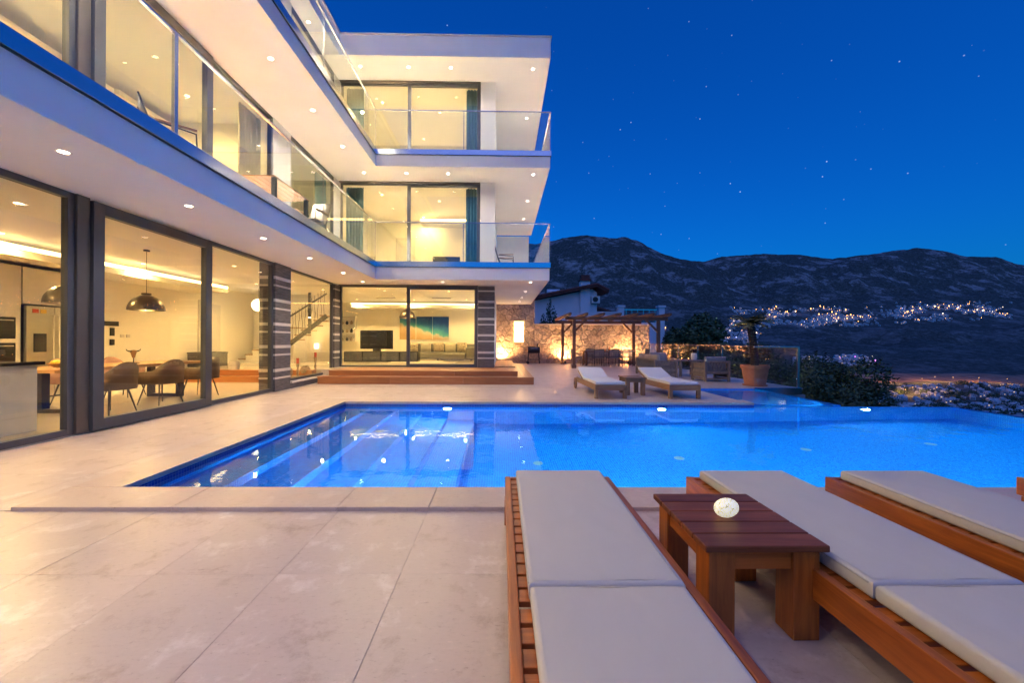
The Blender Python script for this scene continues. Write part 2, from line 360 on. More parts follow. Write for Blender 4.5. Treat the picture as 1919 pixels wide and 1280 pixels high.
def thing(name, label, cat, loc=(0, 0, 0), rz=0, group=None):
    o = bpy.data.objects.new(name, None); col.objects.link(o); o.location = loc; o.rotation_euler = (0, 0, rz); o.empty_display_size = .2
    return tag(o, label, cat, group)
def inst(me, name, parent, loc, rz=0):
    o = bpy.data.objects.new(name, me); col.objects.link(o); o.parent = parent; o.location = loc; o.rotation_euler = (0, 0, rz); return o
def copy_tree(o, loc=None, rz=None, label=None, parent=None, group=None):
    c = o.copy(); col.objects.link(c); c.parent = parent
    if loc is not None: c.location = loc
    if rz is not None: c.rotation_euler = (0, 0, rz)
    if label: c['label'] = label
    if group: c['group'] = group
    for ch in list(o.children): copy_tree(ch, parent=c)
    return c
def lamp(name, kind, loc, power, color, parent=None, radius=.04, target=None, size=140, blend=.9):
    d = bpy.data.lights.new(name, kind); d.energy = power; d.color = color; d.shadow_soft_size = radius
    if kind == 'SPOT': d.spot_size = R(size); d.spot_blend = blend
    o = bpy.data.objects.new(name, d); col.objects.link(o)
    L = Vector(loc)
    if target is not None: o.rotation_euler = (Vector(target)-L).to_track_quat('-Z', 'Y').to_euler()
    if parent is not None: o.parent = parent; L = L-wloc(parent)
    o.location = L; return o

# ------------------------------------------------------------------ key dimensions of the place
XF, YW = -5.5, 13.5                 # house front along the pool, glass front of the wing
XB, YB, XR = -3.87, 12.2, 1.46      # balcony edges
PX0, PX1, PY0, PY1 = -3.13, 9.3, 3.34, 8.03   # pool
WATER = -.07

# ------------------------------------------------------------------ terrace of travertine slabs
terr = MB()
for r_ in ((-11.0, 10.2, -5, PY0-.2), (-11.0, PX0-.2, PY0-.2, 8.23), (-11.0, 5.0, 8.23, 11.05), (-11.0, 8.36, 11.05, 17.0), (-11.0, 8.62, 17.0, 24.0)):
    terr.box(r_[0], r_[1], r_[2], r_[3], -.2, -.004)
terrace = terr.build('terrace', 'grout'); tag(terrace, 'pale travertine terrace round the pool', None, None, 'structure')
rects = [(-5.52, 9.8, -4, 2.93), (-5.52, -3.55, 2.93, 8.4), (-5.52, 5.15, 8.4, 10.85), (-5.52, 8.33, 10.88, 16.54), (-5.52, 8.55, 16.54, 22.95)]
TX, TY, OX, OY = .65, .80, -.535, 2.14
cells = []
for (x0, x1, y0, y1) in rects:
    for i in range(math.floor((x0-OX)/TX), math.ceil((x1-OX)/TX)):
        for j in range(math.floor((y0-OY)/TY), math.ceil((y1-OY)/TY)):
            a0, a1 = max(x0, OX+i*TX), min(x1, OX+(i+1)*TX); b0, b1 = max(y0, OY+j*TY), min(y1, OY+(j+1)*TY)
            if a1-a0 < .03 or b1-b0 < .03: continue
            if a1 < 1.0 and b0 > 11.5 and a0 > -5.4 and b1 < 19: continue      # under the wooden deck
            cx_, cy_ = (a0+a1)/2, (b0+b1)/2
            vis = cy_ > 1.2 and abs(cx_)/max(cy_, .1) < 1.45
            cells.append(((0 if vis else 100)+math.hypot(cx_, cy_)-(a1-a0)*(b1-b0), a0, a1, b0, b1))
cells.sort(); tcache = {}; rest = MB()
for k, (_, a0, a1, b0, b1) in enumerate(cells):
    g_ = .0010
    if k < 290:
        key = (round(a1-a0, 3), round(b1-b0, 3))
        if key not in tcache:
            w_, h_ = key; tcache[key] = MB().box(-w_/2+g_, w_/2-g_, -h_/2+g_, h_/2-g_, -.02, 0).mesh('tile', 'travertine', .0012)
        inst(tcache[key], 'tile', terrace, ((a0+a1)/2, (b0+b1)/2, random.uniform(-.0006, .0006)))
    else: rest.box(a0+g_, a1-g_, b0+g_, b1-g_, -.02, 0)
tag(rest.build('tile_field', 'travertine', terrace), kind='stuff')
# coping of the pool: raised slabs
cop = []
x = -3.55
for x1 in (-2.4, -1.2, -.53, .77, 2.07, 3.37, 4.67, 5.97, 7.27, 8.57, 9.8): cop.append((x, x1, 2.93, PY0)); x = x1
y = PY0
for y1 in (4.6, 5.8, 7.0, PY1): cop.append((-3.55, PX0, y, y1)); y = y1
x = -3.55
for x1 in (-2.4, -1.2, 0, 1.3, 2.6, 3.9, 5.15): cop.append((x, x1, PY1, 8.42)); x = x1
for (a0, a1, b0, b1) in cop:
    MB().box(a0+.0012, a1-.0012, b0+.0012, b1-.0012, -.019, .029).build('coping_slab', 'coping_stone', terrace, .006)

# ------------------------------------------------------------------ pool
p = MB(); D_ = -1.62
p.box(PX0-.2, PX1+.2, PY0-.2, PY1+.2, D_-.2, D_)
p.box(PX0-.2, PX0, PY0-.2, PY1+.2, D_, -.02); p.box(PX0, PX1+.2, PY0-.2, PY0, D_, -.02)
p.box(PX0, 5.15, PY1, PY1+.2, D_, -.02); p.box(5.15, PX1+.2, PY1, PY1+.2, D_, WATER-.006); p.box(PX1, PX1+.2, PY0, PY1, D_, WATER-.006)
basin = p.build('pool_basin', 'mosaic'); tag(basin, 'blue mosaic swimming pool basin with lit walls', None, None, 'structure')
ST = [(.50, -.30), (1.02, -.56), (1.54, -.82), (2.06, -1.08), (2.58, -1.34)]
xa = PX0
for w_, z_ in ST:
    MB().box(xa, PX0+w_, PY0+.001, PY1-.001, D_+.001, z_).build('pool_step', 'mosaic', basin, .012); xa = PX0+w_
# darker line of tiles at the water line
MB().box(PX0, PX0+.008, PY0+.01, PY1-.01, -.16, -.02).build('waterline_tiles', 'mosaic_dark', basin)
MB().box(PX0+.01, 5.14, PY1-.008, PY1, -.13, -.02).build('waterline_tiles', 'mosaic_dark', basin)
wt = MB(); wt._add([(PX0, PY0, WATER), (PX1+.19, PY0, WATER), (PX1+.19, PY1+.0, WATER), (PX0, PY1+.0, WATER)], [(0, 1, 2, 3)])
tag(wt.build('pool_water', 'water'), 'still blue water of the swimming pool', None, None, 'structure')
# the lower basin behind the overflow wall
c_ = MB(); c_.box(5.15, 7.1, 8.23, 10.95, -.95, -.75); c_.box(4.95, 5.15, 8.23, 10.95, -.95, -.02); c_.box(6.95, 7.1, 8.23, 10.95, -.75, -.046); c_.box(5.15, 6.95, 10.85, 11.05, -.75, -.02)
tag(c_.build('overflow_basin', 'mosaic'), 'dark blue tiled overflow basin beside the terrace', None, None, 'structure')
cw = MB(); cw._add([(5.15, 8.231, -.04), (7.1, 8.231, -.04), (7.1, 10.85, -.04), (5.15, 10.85, -.04)], [(0, 1, 2, 3)])
tag(cw.build('overflow_water', 'water'), 'dark water in the overflow basin', None, None, 'structure')
def pool_light(x_, y_, z_, dy, pw_):
    o = thing('pool_light', 'round white light in the far pool wall' if dy < 0 else 'round white light in the near pool wall under the loungers', 'pool light', (x_, y_, z_), 0, 'lights in the far pool wall' if dy < 0 else 'lights in the near pool wall')
    d = MB().lathe([(.001, 0), (.085, 0)], (0, 0, 0), 18); rim = MB().lathe([(.085, .012), (.115, .012), (.115, 0)], (0, 0, 0), 18)
    for q, nm, mt in ((d, 'lens', 'pool_lamp'), (rim, 'rim', 'steel')):
        q.v = [(vx, dy*(.014 if nm == 'lens' else vz), vy) for vx, vy, vz in q.v]
        q.build(nm, mt, o, world=False)
    lamp('pool_bulb', 'SPOT', (x_, y_+dy*.04, z_), pw_, (.62, .88, 1), o, .07, (x_, y_+dy, z_-(.12 if dy < 0 else .06)), 168 if dy < 0 else 150, .35)
for x_ in (-1.08, 3.24, 7.4): pool_light(x_, PY1-.001, -.26, -1, E_POOL)
for x_ in (-.9, 1.5, 4.3, 7.4): pool_light(x_, PY0+.001, -.32, 1, E_POOL*1.9)
pool_light(6.35, 8.232, -.36, 1, 50)
for (x_, y_) in ((-2.0, 6.6), (-1.85, 4.05), (.55, 5.9), (2.7, 6.0), (4.8, 6.2), (6.9, 6.3)):
    zz = D_
    for (w_, z_), wprev in zip(ST, [0]+[s_[0] for s_ in ST]):
        if PX0+wprev <= x_ < PX0+w_: zz = z_
    i_ = MB().lathe([(.001, .012), (.05, .012), (.075, .004), (.075, .001)], (x_, y_, zz), 16).build('floor_inlet', 'inlet', basin, smooth=True)

# ------------------------------------------------------------------ the villa
villa = thing('villa', 'white three-storey villa with glass balconies and brightly lit rooms', 'house', (-7.5, 12, 0))
def V(mb, name, mat, bevel=0, smooth=False, parent=None): return mb.build(name, mat, parent or villa, bevel, smooth)
def Lpoly(xl, yb=YB, xr=XR, ye=20.0): return [(-10.6, -4), (xl, -4), (xl, yb), (xr, yb), (xr, ye), (-10.6, ye)]
V(MB().prism(Lpoly(XB), 3.13, 3.52), 'balcony_slab', 'plaster', .012)
V(MB().prism(Lpoly(XB), 6.59, 6.95), 'balcony_slab', 'plaster', .012)
V(MB().prism(Lpoly(-4.98), 9.97, 10.60), 'roof_slab', 'plaster', .012)
V(MB().prism([(-10.7, -4.03), (-4.95, -4.03), (-4.95, YB-.03), (XR+.03, YB-.03), (XR+.03, 20.03), (-10.7, 20.03)], 10.60, 10.64), 'roof_flashing', 'white_strip')
LEV = [(.02, 3.13), (3.52, 6.59), (6.95, 9.97)]
for k, (z0, z1) in enumerate(LEV):
    V(MB().box(-10.4, -10.2, -4, 20, z0, z1), 'wall', 'inner_wall'); V(MB().box(-10.2, -.27, 19.8, 20, z0, z1), 'wall', 'inner_wall')
    V(MB().box(-10.2, XF-.1, -4, -3.8, z0, z1), 'wall', 'inner_wall'); V(MB().box(-.47, -.27, 13.95, 19.8, z0, z1), 'wall', 'plaster')
    if k:
        V(MB().box(-.74, -.25, 13.38, 13.95, z0, z1), 'column', 'plaster', .008)
        V(MB().box(XF-.35, XF+.02, 9.6, 10.38, z0, z1), 'wall_pier', 'plaster', .006); V(MB().box(XF-.2, XF+.02, 13.05, YW+.02, z0, z1), 'corner_pier', 'plaster', .006)
V(MB().box(-.25, 1.30, 19.5, 19.62, 3.52, 6.40), 'privacy_wall', 'plaster', .006)
V(MB().box(-.25, 1.30, 19.5, 19.62, 6.95, 9.75), 'privacy_wall', 'plaster', .006)
for zt in (3.52, 6.95): V(MB().prism([(XF, -3.9), (XB-.03, -3.9), (XB-.03, YB+.07), (XR-.07, YB+.07), (XR-.07, 19.4), (-.26, 19.4), (-.26, YW-.02), (XF, YW-.02)], zt+.001, zt+.02), 'balcony_floor', 'balcony_tile')
# inside floors
V(MB().box(-10.2, XF-.02, -3.8, 11.72, -.3, .015), 'inner_floor', 'inner_floor'); V(MB().box(-10.2, -.47, 12.35, 19.8, -.3, .36), 'inner_floor', 'inner_floor')
V(MB().box(-10.2, XF-.2, 11.72, 12.04, -.3, .185), 'inner_step', 'deck_x', .006); V(MB().box(-10.2, XF-.2, 12.04, 12.35, -.3, .352), 'inner_step', 'deck_x', .006)

# pillars of dark ledger stone with white strips
def pillar(name, x0, x1, y0, y1, z0, z1):
    core = V(MB().box(x0+.03, x1-.03, y0+.03, y1-.03, z0, z1), name, 'mortar')
    z_ = z0; i = 0
    seq = [(.30, 0), (.045, 1), (.13, 0), (.075, 1), (.32, 0), (.045, 1), (.14, 0), (.075, 1)]
    while z_ < z1-.02:
        h_, wh = seq[i % len(seq)]; i += 1; h_ = min(h_, z1-z_)
        d_ = 0.0 if not wh else -.006
        MB().box(x0+d_, x1-d_, y0+d_, y1-d_, z_+.002, z_+h_-.002).build('white_course' if wh else 'stone_course', 'white_strip' if wh else 'ledger_stone', core, .004)
        z_ += h_
    return core
pillar('stone_pillar', XF-.35, XF+.04, 9.68, 10.38, .0, 3.13)
pillar('stone_pillar', XF-.1, XF+.04, 13.08, YW+.02, .36, 3.13)
pillar('stone_pillar', -.80, -.25, 13.38, 13.95, .36, 3.13)
sw = V(MB().box(XF-.2, XF-.02, 10.38, 13.08, 0, .2), 'sill_wall', 'mortar')
MB().box(XF-.02, XF+.04, 10.385, 12.3, .0, .135).build('stone_course', 'ledger_stone', sw, .004); MB().box(XF-.21, XF+.09, 10.385, 13.075, .138, .185).build('window_sill', 'white_strip', sw, .004)

# windows: frame and pane, running along y (front) or x (wing)
def window(axis, pos, a0, a1, z0, z1, fw=.075, proud=0.0, depth=.09, pane='window_glass', fmat='anthracite'):
    def bx(u0, u1, w0, w1, d0, d1):
        m_ = MB()
        return m_.box(pos+d0, pos+d1, u0, u1, w0, w1) if axis == 'y' else m_.box(u0, u1, pos-d1, pos-d0, w0, w1)
    d0, d1 = proud-depth, proud
    gl = bx(a0+fw*.6, a1-fw*.6, z0+fw*.6, z1-fw*.6, (d0+d1)/2-.006, (d0+d1)/2+.006)
    w_ = V(bx(a0, a0+fw, z0, z1, d0, d1), 'window', fmat, .004)
    for (u0, u1, q0, q1) in ((a1-fw, a1, z0, z1), (a0+fw+.0005, a1-fw-.0005, z0, z0+fw), (a0+fw+.0005, a1-fw-.0005, z1-fw, z1)):
        bx(u0, u1, q0, q1, d0, d1).build('frame_bar', fmat, w_, .004)
    gl.build('pane', pane, w_)
    return w_
for k, (z0, z1) in enumerate(LEV):
    zb, zt = (z0 if k else 0.02), z1-.004
    window('y', XF, -3.8, 1.75, zb, zt, .08); window('y', XF, 1.78, 5.20, zb, zt, .08)
    V(MB().box(XF-.15, XF+.03, 5.203, 5.365, zb, zt), 'frame_post', 'bronze_post', .01)
    window('y', XF+.07, 5.37, 7.54, zb, zt-.03, .15, depth=.1)                     # the sliding leaf
    window('y', XF, 7.545, 9.6 if k else 9.67, zb, zt, .075)
    window('y', XF, 10.385, 13.07, zb if k else .2, zt, .055)
    w0 = .365 if k == 0 else zb
    window('x', YW, -5.46, -3.12, w0, zt, .06); window('x', YW-.07, -3.20, -.81 if k == 0 else -.75, w0, zt-.03, .11, depth=.08)
    V(MB().box(-5.46, -.81 if k == 0 else -.75, YW-.14, YW+.02, zt-.028, zt), 'head_track', 'bronze_post')

# glass balustrades
def railing(zs, zr):
    r_ = V(MB().prism([(XB-.02, -4), (XB+.03, -4), (XB+.03, YB-.03), (XR+.03, YB-.03), (XR+.03, 19.9), (XR-.06, 19.9), (XR-.06, YB+.06), (XB-.02, YB+.06)], zs-.003, zs+.16), 'railing', 'shoe_metal', .004)
    MB().prism([(XB-.0, -4), (XB+.022, -4), (XB+.022, YB-.02), (XR+.02, YB-.02), (XR+.02, 19.9), (XR-.04, 19.9), (XR-.04, YB+.04), (XB-.0, YB+.04)], zs-.016, zs-.004).build('drip_strip', 'dark_metal', r_)
    for a, b in ((-4, .85), (.87, 4.72), (4.78, 8.64), (8.66, YB-.01)): MB().box(XB-.006, XB+.006, a, b, zs+.161, zr).build('glass_panel', 'rail_glass', r_)
    for a, b in ((XB+.02, -1.2), (-1.18, XR-.02)): MB().box(a, b, YB-.006, YB+.006, zs+.161, zr).build('glass_panel', 'rail_glass', r_)
    for a, b in ((YB+.02, 15.9), (15.92, 19.9)): MB().box(XR-.006, XR+.006, a, b, zs+.161, zr).build('glass_panel', 'rail_glass', r_)
    for a, b in (((XB, -4), (XB, YB)), ((XB, YB), (XR, YB)), ((XR, YB), (XR, 19.9))):
        MB().bar((*a, zr+.012), (*b, zr+.012), .042, .026).build('handrail', 'steel', r_, .004)
    MB().box(XB-.02, XB+.022, 4.725, 4.775, zs+.161, zr-.004).build('post', 'steel', r_, .003)
    for (px_, py_, w_) in ((XB, 8.65, .012), (-1.19, YB, .02), (XR-.005, YB+.005, .016), (XB, YB, .014)):
        MB().box(px_-w_/2, px_+w_/2, py_-w_/2, py_+w_/2, zs+.161, zr-.004).build('post', 'steel', r_)
railing(3.52, 4.86); railing(6.95, 8.29)

# recessed downlights
def downlight(x_, y_, z_, r_=.043, mat='lamp_face'):
    o = MB().lathe([(r_, -.004), (r_+.018, -.008), (r_+.022, -.001)], (x_, y_, z_), 16).build('downlight', 'white_strip', villa)
    MB().disc((x_, y_, z_-.0035), r_, 14).build('lamp_face', mat, o)
    return o
def dl(x_, y_, z_, pw_, colr, size=150, mat='lamp_face', r_=.043, aim=(0, 0), spill=0):
    o = downlight(x_, y_, z_, r_, mat)
    lamp('bulb', 'SPOT', (x_, y_, z_-.03), pw_, colr, o, .035, (x_+aim[0], y_+aim[1], z_-3), size, .6)
    if spill: lamp('added_spill', 'SPOT', (x_, y_, z_-.03), spill, colr, o, .035, (x_, y_, 0), 155, .6)  # second, wide lamp added to the fixture to brighten the terrace
for y_ in (-3.0, -.8, 1.6, 4.05, 5.65, 7.4, 9.17, 11.1): dl(-4.40, y_, 3.13, E1 if y_ > 2 else E1*1.15, WHITE, 130 if y_ > 2 else 165)
for (x_, y_) in ((-4.43, 12.75), (-1.88, 12.65), (.90, 12.6), (.88, 14.9), (.86, 17.0), (.84, 18.6)): dl(x_, y_, 3.13, E1*.85, WHITE, 130)
for y_ in (-1.5, 1.5, 3.9, 5.8, 7.6, 9.28, 11.0): dl(-4.40, y_, 6.59, E2, WARM, 34, aim=(-.4, 0), spill=100 if y_ > 2 else 160)
for (x_, y_) in ((-4.4, 12.7), (-3.05, 12.7), (-1.73, 12.7), (.98, 12.7), (.96, 15.1), (.93, 17.3)): dl(x_, y_, 6.59, E2*.8, WARM, 34, aim=(-.3 if x_ > 0 else 0, .35), spill=80)
for y_ in (3.0, 6.0, 8.6, 10.96): dl(-5.33, y_, 9.97, E3, WARM, 40, spill=170)
for (x_, y_) in ((-4.53, 12.7), (-3.01, 12.7), (-1.66, 12.7), (.95, 12.7), (.93, 15.5)): dl(x_, y_, 9.97, E3*.8, WARM, 34, aim=(-.3 if x_ > 0 else 0, .35), spill=100)
# lights inside
for (x_, y_) in ((-6.6, 3.0), (-6.7, 5.6), (-8.9, 4.2), (-8.9, 7.2), (-6.8, 10.2), (-8.9, 10.0)): dl(x_, y_, 3.13, E_IN*.62, YEL, 165, 'lamp_in')
for (x_, y_) in ((-8.2, 13.4), (-6.6, 14.8), (-4.4, 15.0), (-2.0, 15.0), (-4.0, 18.2), (-1.6, 18.0), (-6.6, 18.2)): dl(x_, y_, 3.13, E_IN*.55, YEL, 165, 'lamp_in')
for k, z_ in ((1, 6.59), (2, 9.97)):
    for (x_, y_) in ((-7.2, 3.2), (-7.0, 6.2), (-8.6, 5.0), (-6.9, 8.8), (-7.2, 11.6), (-4.4, 14.6), (-2.4, 15.2), (-3.4, 17.2)): dl(x_, y_, z_, E_IN*.6, YEL, 165, 'lamp_in')
# dropped ceilings with light coves
V(MB().box(-10.2, -9.0, 2, 13.2, 2.78, 2.92), 'dropped_ceiling', 'inner_wall'); V(MB().box(-9.02, -8.99, 2, 13.2, 2.925, 3.0), 'cove_light', 'cove')
V(MB().box(-7.0, -.47, 18.6, 19.8, 2.80, 2.95), 'dropped_ceiling', 'inner_wall'); V(MB().box(-7.0, -.5, 18.57, 18.6, 2.955, 3.0), 'cove_light', 'cove')
V(MB().box(-3.4, -.47, 16.6, 17.2, 6.15, 6.25), 'dropped_ceiling', 'inner_wall'); V(MB().box(-3.4, -.5, 16.57, 16.6, 6.255, 6.32), 'cove_light', 'cove')
V(MB().box(-8.3, -7.9, 8.3, 13.0, 6.3, 6.4), 'ceiling_beam', 'inner_wall'); V(MB().box(-8.4, -7.9, 2.0, 8.2, 6.25, 6.35), 'ceiling_beam', 'inner_wall')
V(MB().box(-10.2, -6.9, 16.5, 16.7, .36, 3.13), 'wall', 'inner_wall')
for z0, z1 in LEV[1:]:
    V(MB().box(-10.2, XF-.4, 9.9, 10.05, z0, z1), 'wall', 'inner_wall'); V(MB().box(-5.9, -.47, 17.8, 18.0, z0, z1), 'wall', 'inner_wall'); V(MB().box(-6.0, -5.85, 14.2, 17.8, z0, z1), 'wall', 'inner_wall')
# doors and openings inside
def door(x0, x1, y_, z0, z1):
    d = V(MB().box(x0, x1, y_-.05, y_, z0, z1), 'door', 'white_gloss', .004); MB().box(x0-.08, x1+.08, y_-.03, y_-.001, z0, z1+.08).build('door_casing', 'white_strip', d)
    MB().bar((x1-.1, y_-.09, z0+1), (x1-.22, y_-.09, z0+1), .02).build('handle', 'steel', d)
door(-4.65, -3.95, 17.8, 3.54, 5.75); door(-4.6, -3.8, 17.8, 6.97, 9.1)
dv = V(MB().box(-10.2, -10.14, 13.6, 14.5, .36, 2.5), 'door', 'white_gloss', .004); MB().box(-10.2, -10.165, 13.5, 13.599, .36, 2.6).build('door_casing', 'white_strip', dv)
# stairs
def stair(x0, y0, y1, z0, n, run, rise, solid):
    s_ = V(MB().box(x0, x0+run+.02, y0, y1, z0+rise-.045, z0+rise), 'stair', 'oldteak_y', .004)
    for i in range(n):
        if i: MB().box(x0+i*run, x0+(i+1)*run+.02, y0, y1, z0+(i+1)*rise-.045, z0+(i+1)*rise).build('tread', 'oldteak_y', s_, .004)
        if solid: MB().box(x0+i*run+.02, x0+(i+1)*run+.02, y0+.03, y1, z0-.0+(0 if i == 0 else i*rise*.0), z0+(i+1)*rise-.046).build('riser', 'white_gloss', s_)
    return s_
stair(-10.1, 15.4, 16.5, .36, 8, .26, .175, True)
s2 = stair(-8.75, 15.1, 15.9, .55, 9, .235, .185, False)
MB().bar((-8.75, 15.12, .50), (-6.6, 15.12, 2.19), .05, .16).build('stringer', 'dark_metal', s2)
MB().bar((-8.75, 15.1, 1.65), (-6.6, 15.1, 3.02), .05, .05).build('handrail', 'dark_metal', s2); MB().box(-7.28, -7.2, 15.06, 15.14, 1.5, 3.05).build('newel', 'dark_metal', s2)
for i in range(18):
    xx = -8.7+i*.118; zz = .60+(xx+8.75)*.787
    MB().tube([(xx, 15.1, zz), (xx+.02*(-1)**i, 15.1, zz+.35), (xx-.02*(-1)**i, 15.1, zz+.6), (xx, 15.1, zz+1.0)], .009, 5).build('baluster', 'dark_metal', s2)
# ceiling vents of the living room
for x_ in (-5.0, -2.6):
    v_ = V(MB().box(x_-.42, x_+.42, 17.2, 17.32, 3.10, 3.128), 'air_vent', 'white_strip')
    for i in range(3): MB().box(x_-.4, x_+.4, 17.215+i*.03, 17.23+i*.03, 3.094, 3.1).build('vent_slat', 'dark_metal', v_)
# curtains
def curtain(x0, x1, y_, z0, z1, mat, axis='x'):
    n = max(16, int((x1-x0)*60)); m_ = MB(); vs_ = []; 
    for i in range(n+1):
        u = x0+(x1-x0)*i/n; w_ = .045*math.sin(i*1.05)+.012*math.sin(i*2.7)
        for z_ in (z0, z1): vs_.append((u, y_+w_, z_) if axis == 'x' else (y_+w_, u, z_))
    m_._add(vs_, [(2*i, 2*i+2, 2*i+3, 2*i+1) for i in range(n)])
    o = m_.build('curtain', mat, None, smooth=True); md = o.modifiers.new('thick', 'SOLIDIFY'); md.thickness = .006
    return o
CUR = [('dark teal curtain at the column end of the middle floor wing window', -1.25, -.82, YW+.22, 3.56, 6.5, 'curtain', 'x'), ('dark teal curtain at the column end of the top floor wing window', -1.25, -.82, YW+.22, 6.99, 9.9, 'curtain', 'x'),
       ('grey green curtain at the inner corner of the middle floor wing window', -5.35, -4.75, YW+.22, 3.56, 6.5, 'curtain', 'x'), ('grey green curtain at the inner corner of the top floor wing window', -5.35, -4.75, YW+.22, 6.99, 9.9, 'curtain', 'x'),
       ('pale curtain behind the front window beside the middle balcony table', 8.75, 9.5, XF-.25, 3.56, 6.45, 'sheer', 'y'), ('grey curtain in the stair window of the middle floor', 12.3, 12.95, XF-.25, 3.56, 6.45, 'curtain', 'y')]
for lb, *a in CUR: tag(curtain(*a), lb, 'curtain', 'curtains of the villa')

# ------------------------------------------------------------------ wooden deck before the wing
deck = thing('wooden_deck', 'two broad steps of orange teak boards before the wing', 'deck', (-2.2, 12.4, 0))
MB().box(-5.25, .90, 11.52, 18.7, .0, .19).build('substructure', 'concrete', deck)
MB().box(-5.10, .45, 11.92, 18.68, .19, .335).build('upper_substructure', 'concrete', deck)
for (x0, x1) in ((-5.27, -3.2), (-3.2, -1.1), (-1.1, .93)):
    MB().box(x0+.001, x1-.001, 11.48, 11.515, .004, .188).build('riser_board', 'deck_x', deck, .004)
for (x0, x1) in ((-5.12, -3.3), (-3.3, -1.4), (-1.4, .47)): MB().box(x0+.001, x1-.001, 11.885, 11.918, .214, .344).build('riser_board', 'deck_x', deck, .004)
MB().box(.905, .94, 11.52, 18.7, .004, .188).build('side_board', 'deck_y', deck, .004); MB().box(.455, .49, 11.92, 18.68, .214, .344).build('side_board', 'deck_y', deck, .004)
for j in range(3):
    y0 = 11.47+j*.137
    for x0, x1 in ((-5.28, -2.9+.3*j), (-2.9+.3*j, -.4-.2*j), (-.4-.2*j, .94)): MB().box(x0+.001, x1-.001, y0, y0+.133, .19, .213).build('tread_board', 'deck_x', deck, .003)
for i in range(4):
    x0 = .49+i*.113
    MB().box(x0+.001, x0+.109, 11.885, 18.7, .19, .2125).build('tread_board', 'deck_y', deck, .003)
for j in range(11):
    y0 = 11.88+j*.138
    for x0, x1 in ((-5.13, -3.4+.25*(j % 3)), (-3.4+.25*(j % 3), -1.0-.3*(j % 2)), (-1.0-.3*(j % 2), .49)): MB().box(x0+.001, x1-.001, y0, y0+.134, .345, .3645).build('top_board', 'deck_x', deck, .003)
for i in range(6):
    x0 = -.24+i*.122
    MB().box(x0, x0+.118, 13.96, 18.68, .345, .3645).build('top_board', 'deck_y', deck, .003)

# ------------------------------------------------------------------ loungers
def lounger(label, loc, rz, w=.73, L=1.98, raise_=0, wheels=False, fabric='grey_fabric', woods='teak', group='teak sun loungers', gap=.075, split=1.34, H_=.30):
    o = thing('sun_lounger', label, 'sun lounger', loc, rz, group)
    wy, wx = woods+'_y', woods+'_x'
    def B(mb, n, m_, bv=.005, par=None, sm=False): return mb.build(n, m_, par or o, bv, sm, world=False)
    bt = .038; bh = .125
    yb = L if not wheels else L-.05
    for x0 in (0, w-bt): B(MB().box(x0, x0+bt, 0, yb, H_-bh, H_), 'side_rail', wy)
    B(MB().box(bt+.001, w-bt-.001, .0, .035, H_-bh, H_-.002), 'end_rail', wx); B(MB().box(bt+.001, w-bt-.001, yb-.035, yb, H_-bh, H_-.03), 'end_rail', wx)
    for x0 in (-.004, w-.071):
        B(MB().box(x0, x0+.075, .03 if not wheels else .0, .105 if not wheels else .075, 0, H_-bh-.001 if not wheels else H_-.04), 'leg', woods+'_z')
        if not wheels: B(MB().box(x0, x0+.075, L-.16, L-.085, 0, H_-bh-.001), 'leg', woods+'_z')
    if wheels:
        for x0 in (-.05, w+.012):
            wh = MB().lathe([(.04, 0), (.135, 0), (.15, .006), (.15, .032), (.135, .038), (.04, .038)], (0, 0, 0), 24); wh.v = [(z_+x0, x_+yb-.05, y_+.15) for x_, y_, z_ in wh.v]
            q = B(wh, 'wheel', wx, 0, sm=True); B(MB().tube([(x0-.004, yb-.05, .15), (x0+.043, yb-.05, .15)], .045, 12), 'hub', 'dark_metal', 0, q)
    # slats
    hinge = split+.02; n = int((hinge-.06)/.085)
    for i in range(n):
        y0 = .045+i*(hinge-.06)/n
        B(MB().box(bt+.001, w-bt-.001, y0, y0+.072, H_-.034, H_-.012), 'slat', wx, .003)
    bl = L-.06-hinge; ca, sa = math.cos(raise_), math.sin(raise_)
    def rot(mb): mb.v = [(x_, hinge+(y_-hinge)*ca-(z_-H_)*sa, H_+(y_-hinge)*sa+(z_-H_)*ca) for x_, y_, z_ in mb.v]; return mb
    n2 = max(3, int(bl/.085))
    for i in range(n2):
        y0 = hinge+.01+i*bl/n2
        e_ = .03 if raise_ else .001; B(rot(MB().box(bt+e_, w-bt-e_, y0, y0+.072, H_-.034, H_-.012)), 'slat', wx, .003)
    if raise_:
        for x0 in (bt+.004, w-bt-.029): B(rot(MB().box(x0, x0+.025, hinge, hinge+bl, H_-.06, H_-.012)), 'back_rail', wy, .003)
        B(MB().bar((w*.5, hinge+bl*.6*ca, H_+bl*.6*sa-.03), (w*.5, hinge+bl*.75, H_-.1), .03), 'prop', wy, .003)
    c0, c1 = gap, w-gap
    k = B(MB().cushion(c0, c1, .045, split, H_-.008, H_+.062, .018, .005, 12, 20), 'cushion', fabric, 0, sm=True)
    B(MB().tube([(c0+.012, .05, H_+.05), (c0+.002, .06, H_+.05), (c0+.002, split-.02, H_+.05)], .004, 6), 'piping', 'piping', 0, k, True)
    B(MB().tube([(c1-.002, .06, H_+.05), (c1-.002, split-.02, H_+.05)], .004, 6), 'piping', 'piping', 0, k, True)
    q = rot(MB().cushion(c0+.004, c1-.004, split+.006, L-.03, H_-.008, H_+.06, .018, .005, 12, 12)); B(q, 'head_cushion', fabric, 0, sm=True)
    return o
PI = math.pi
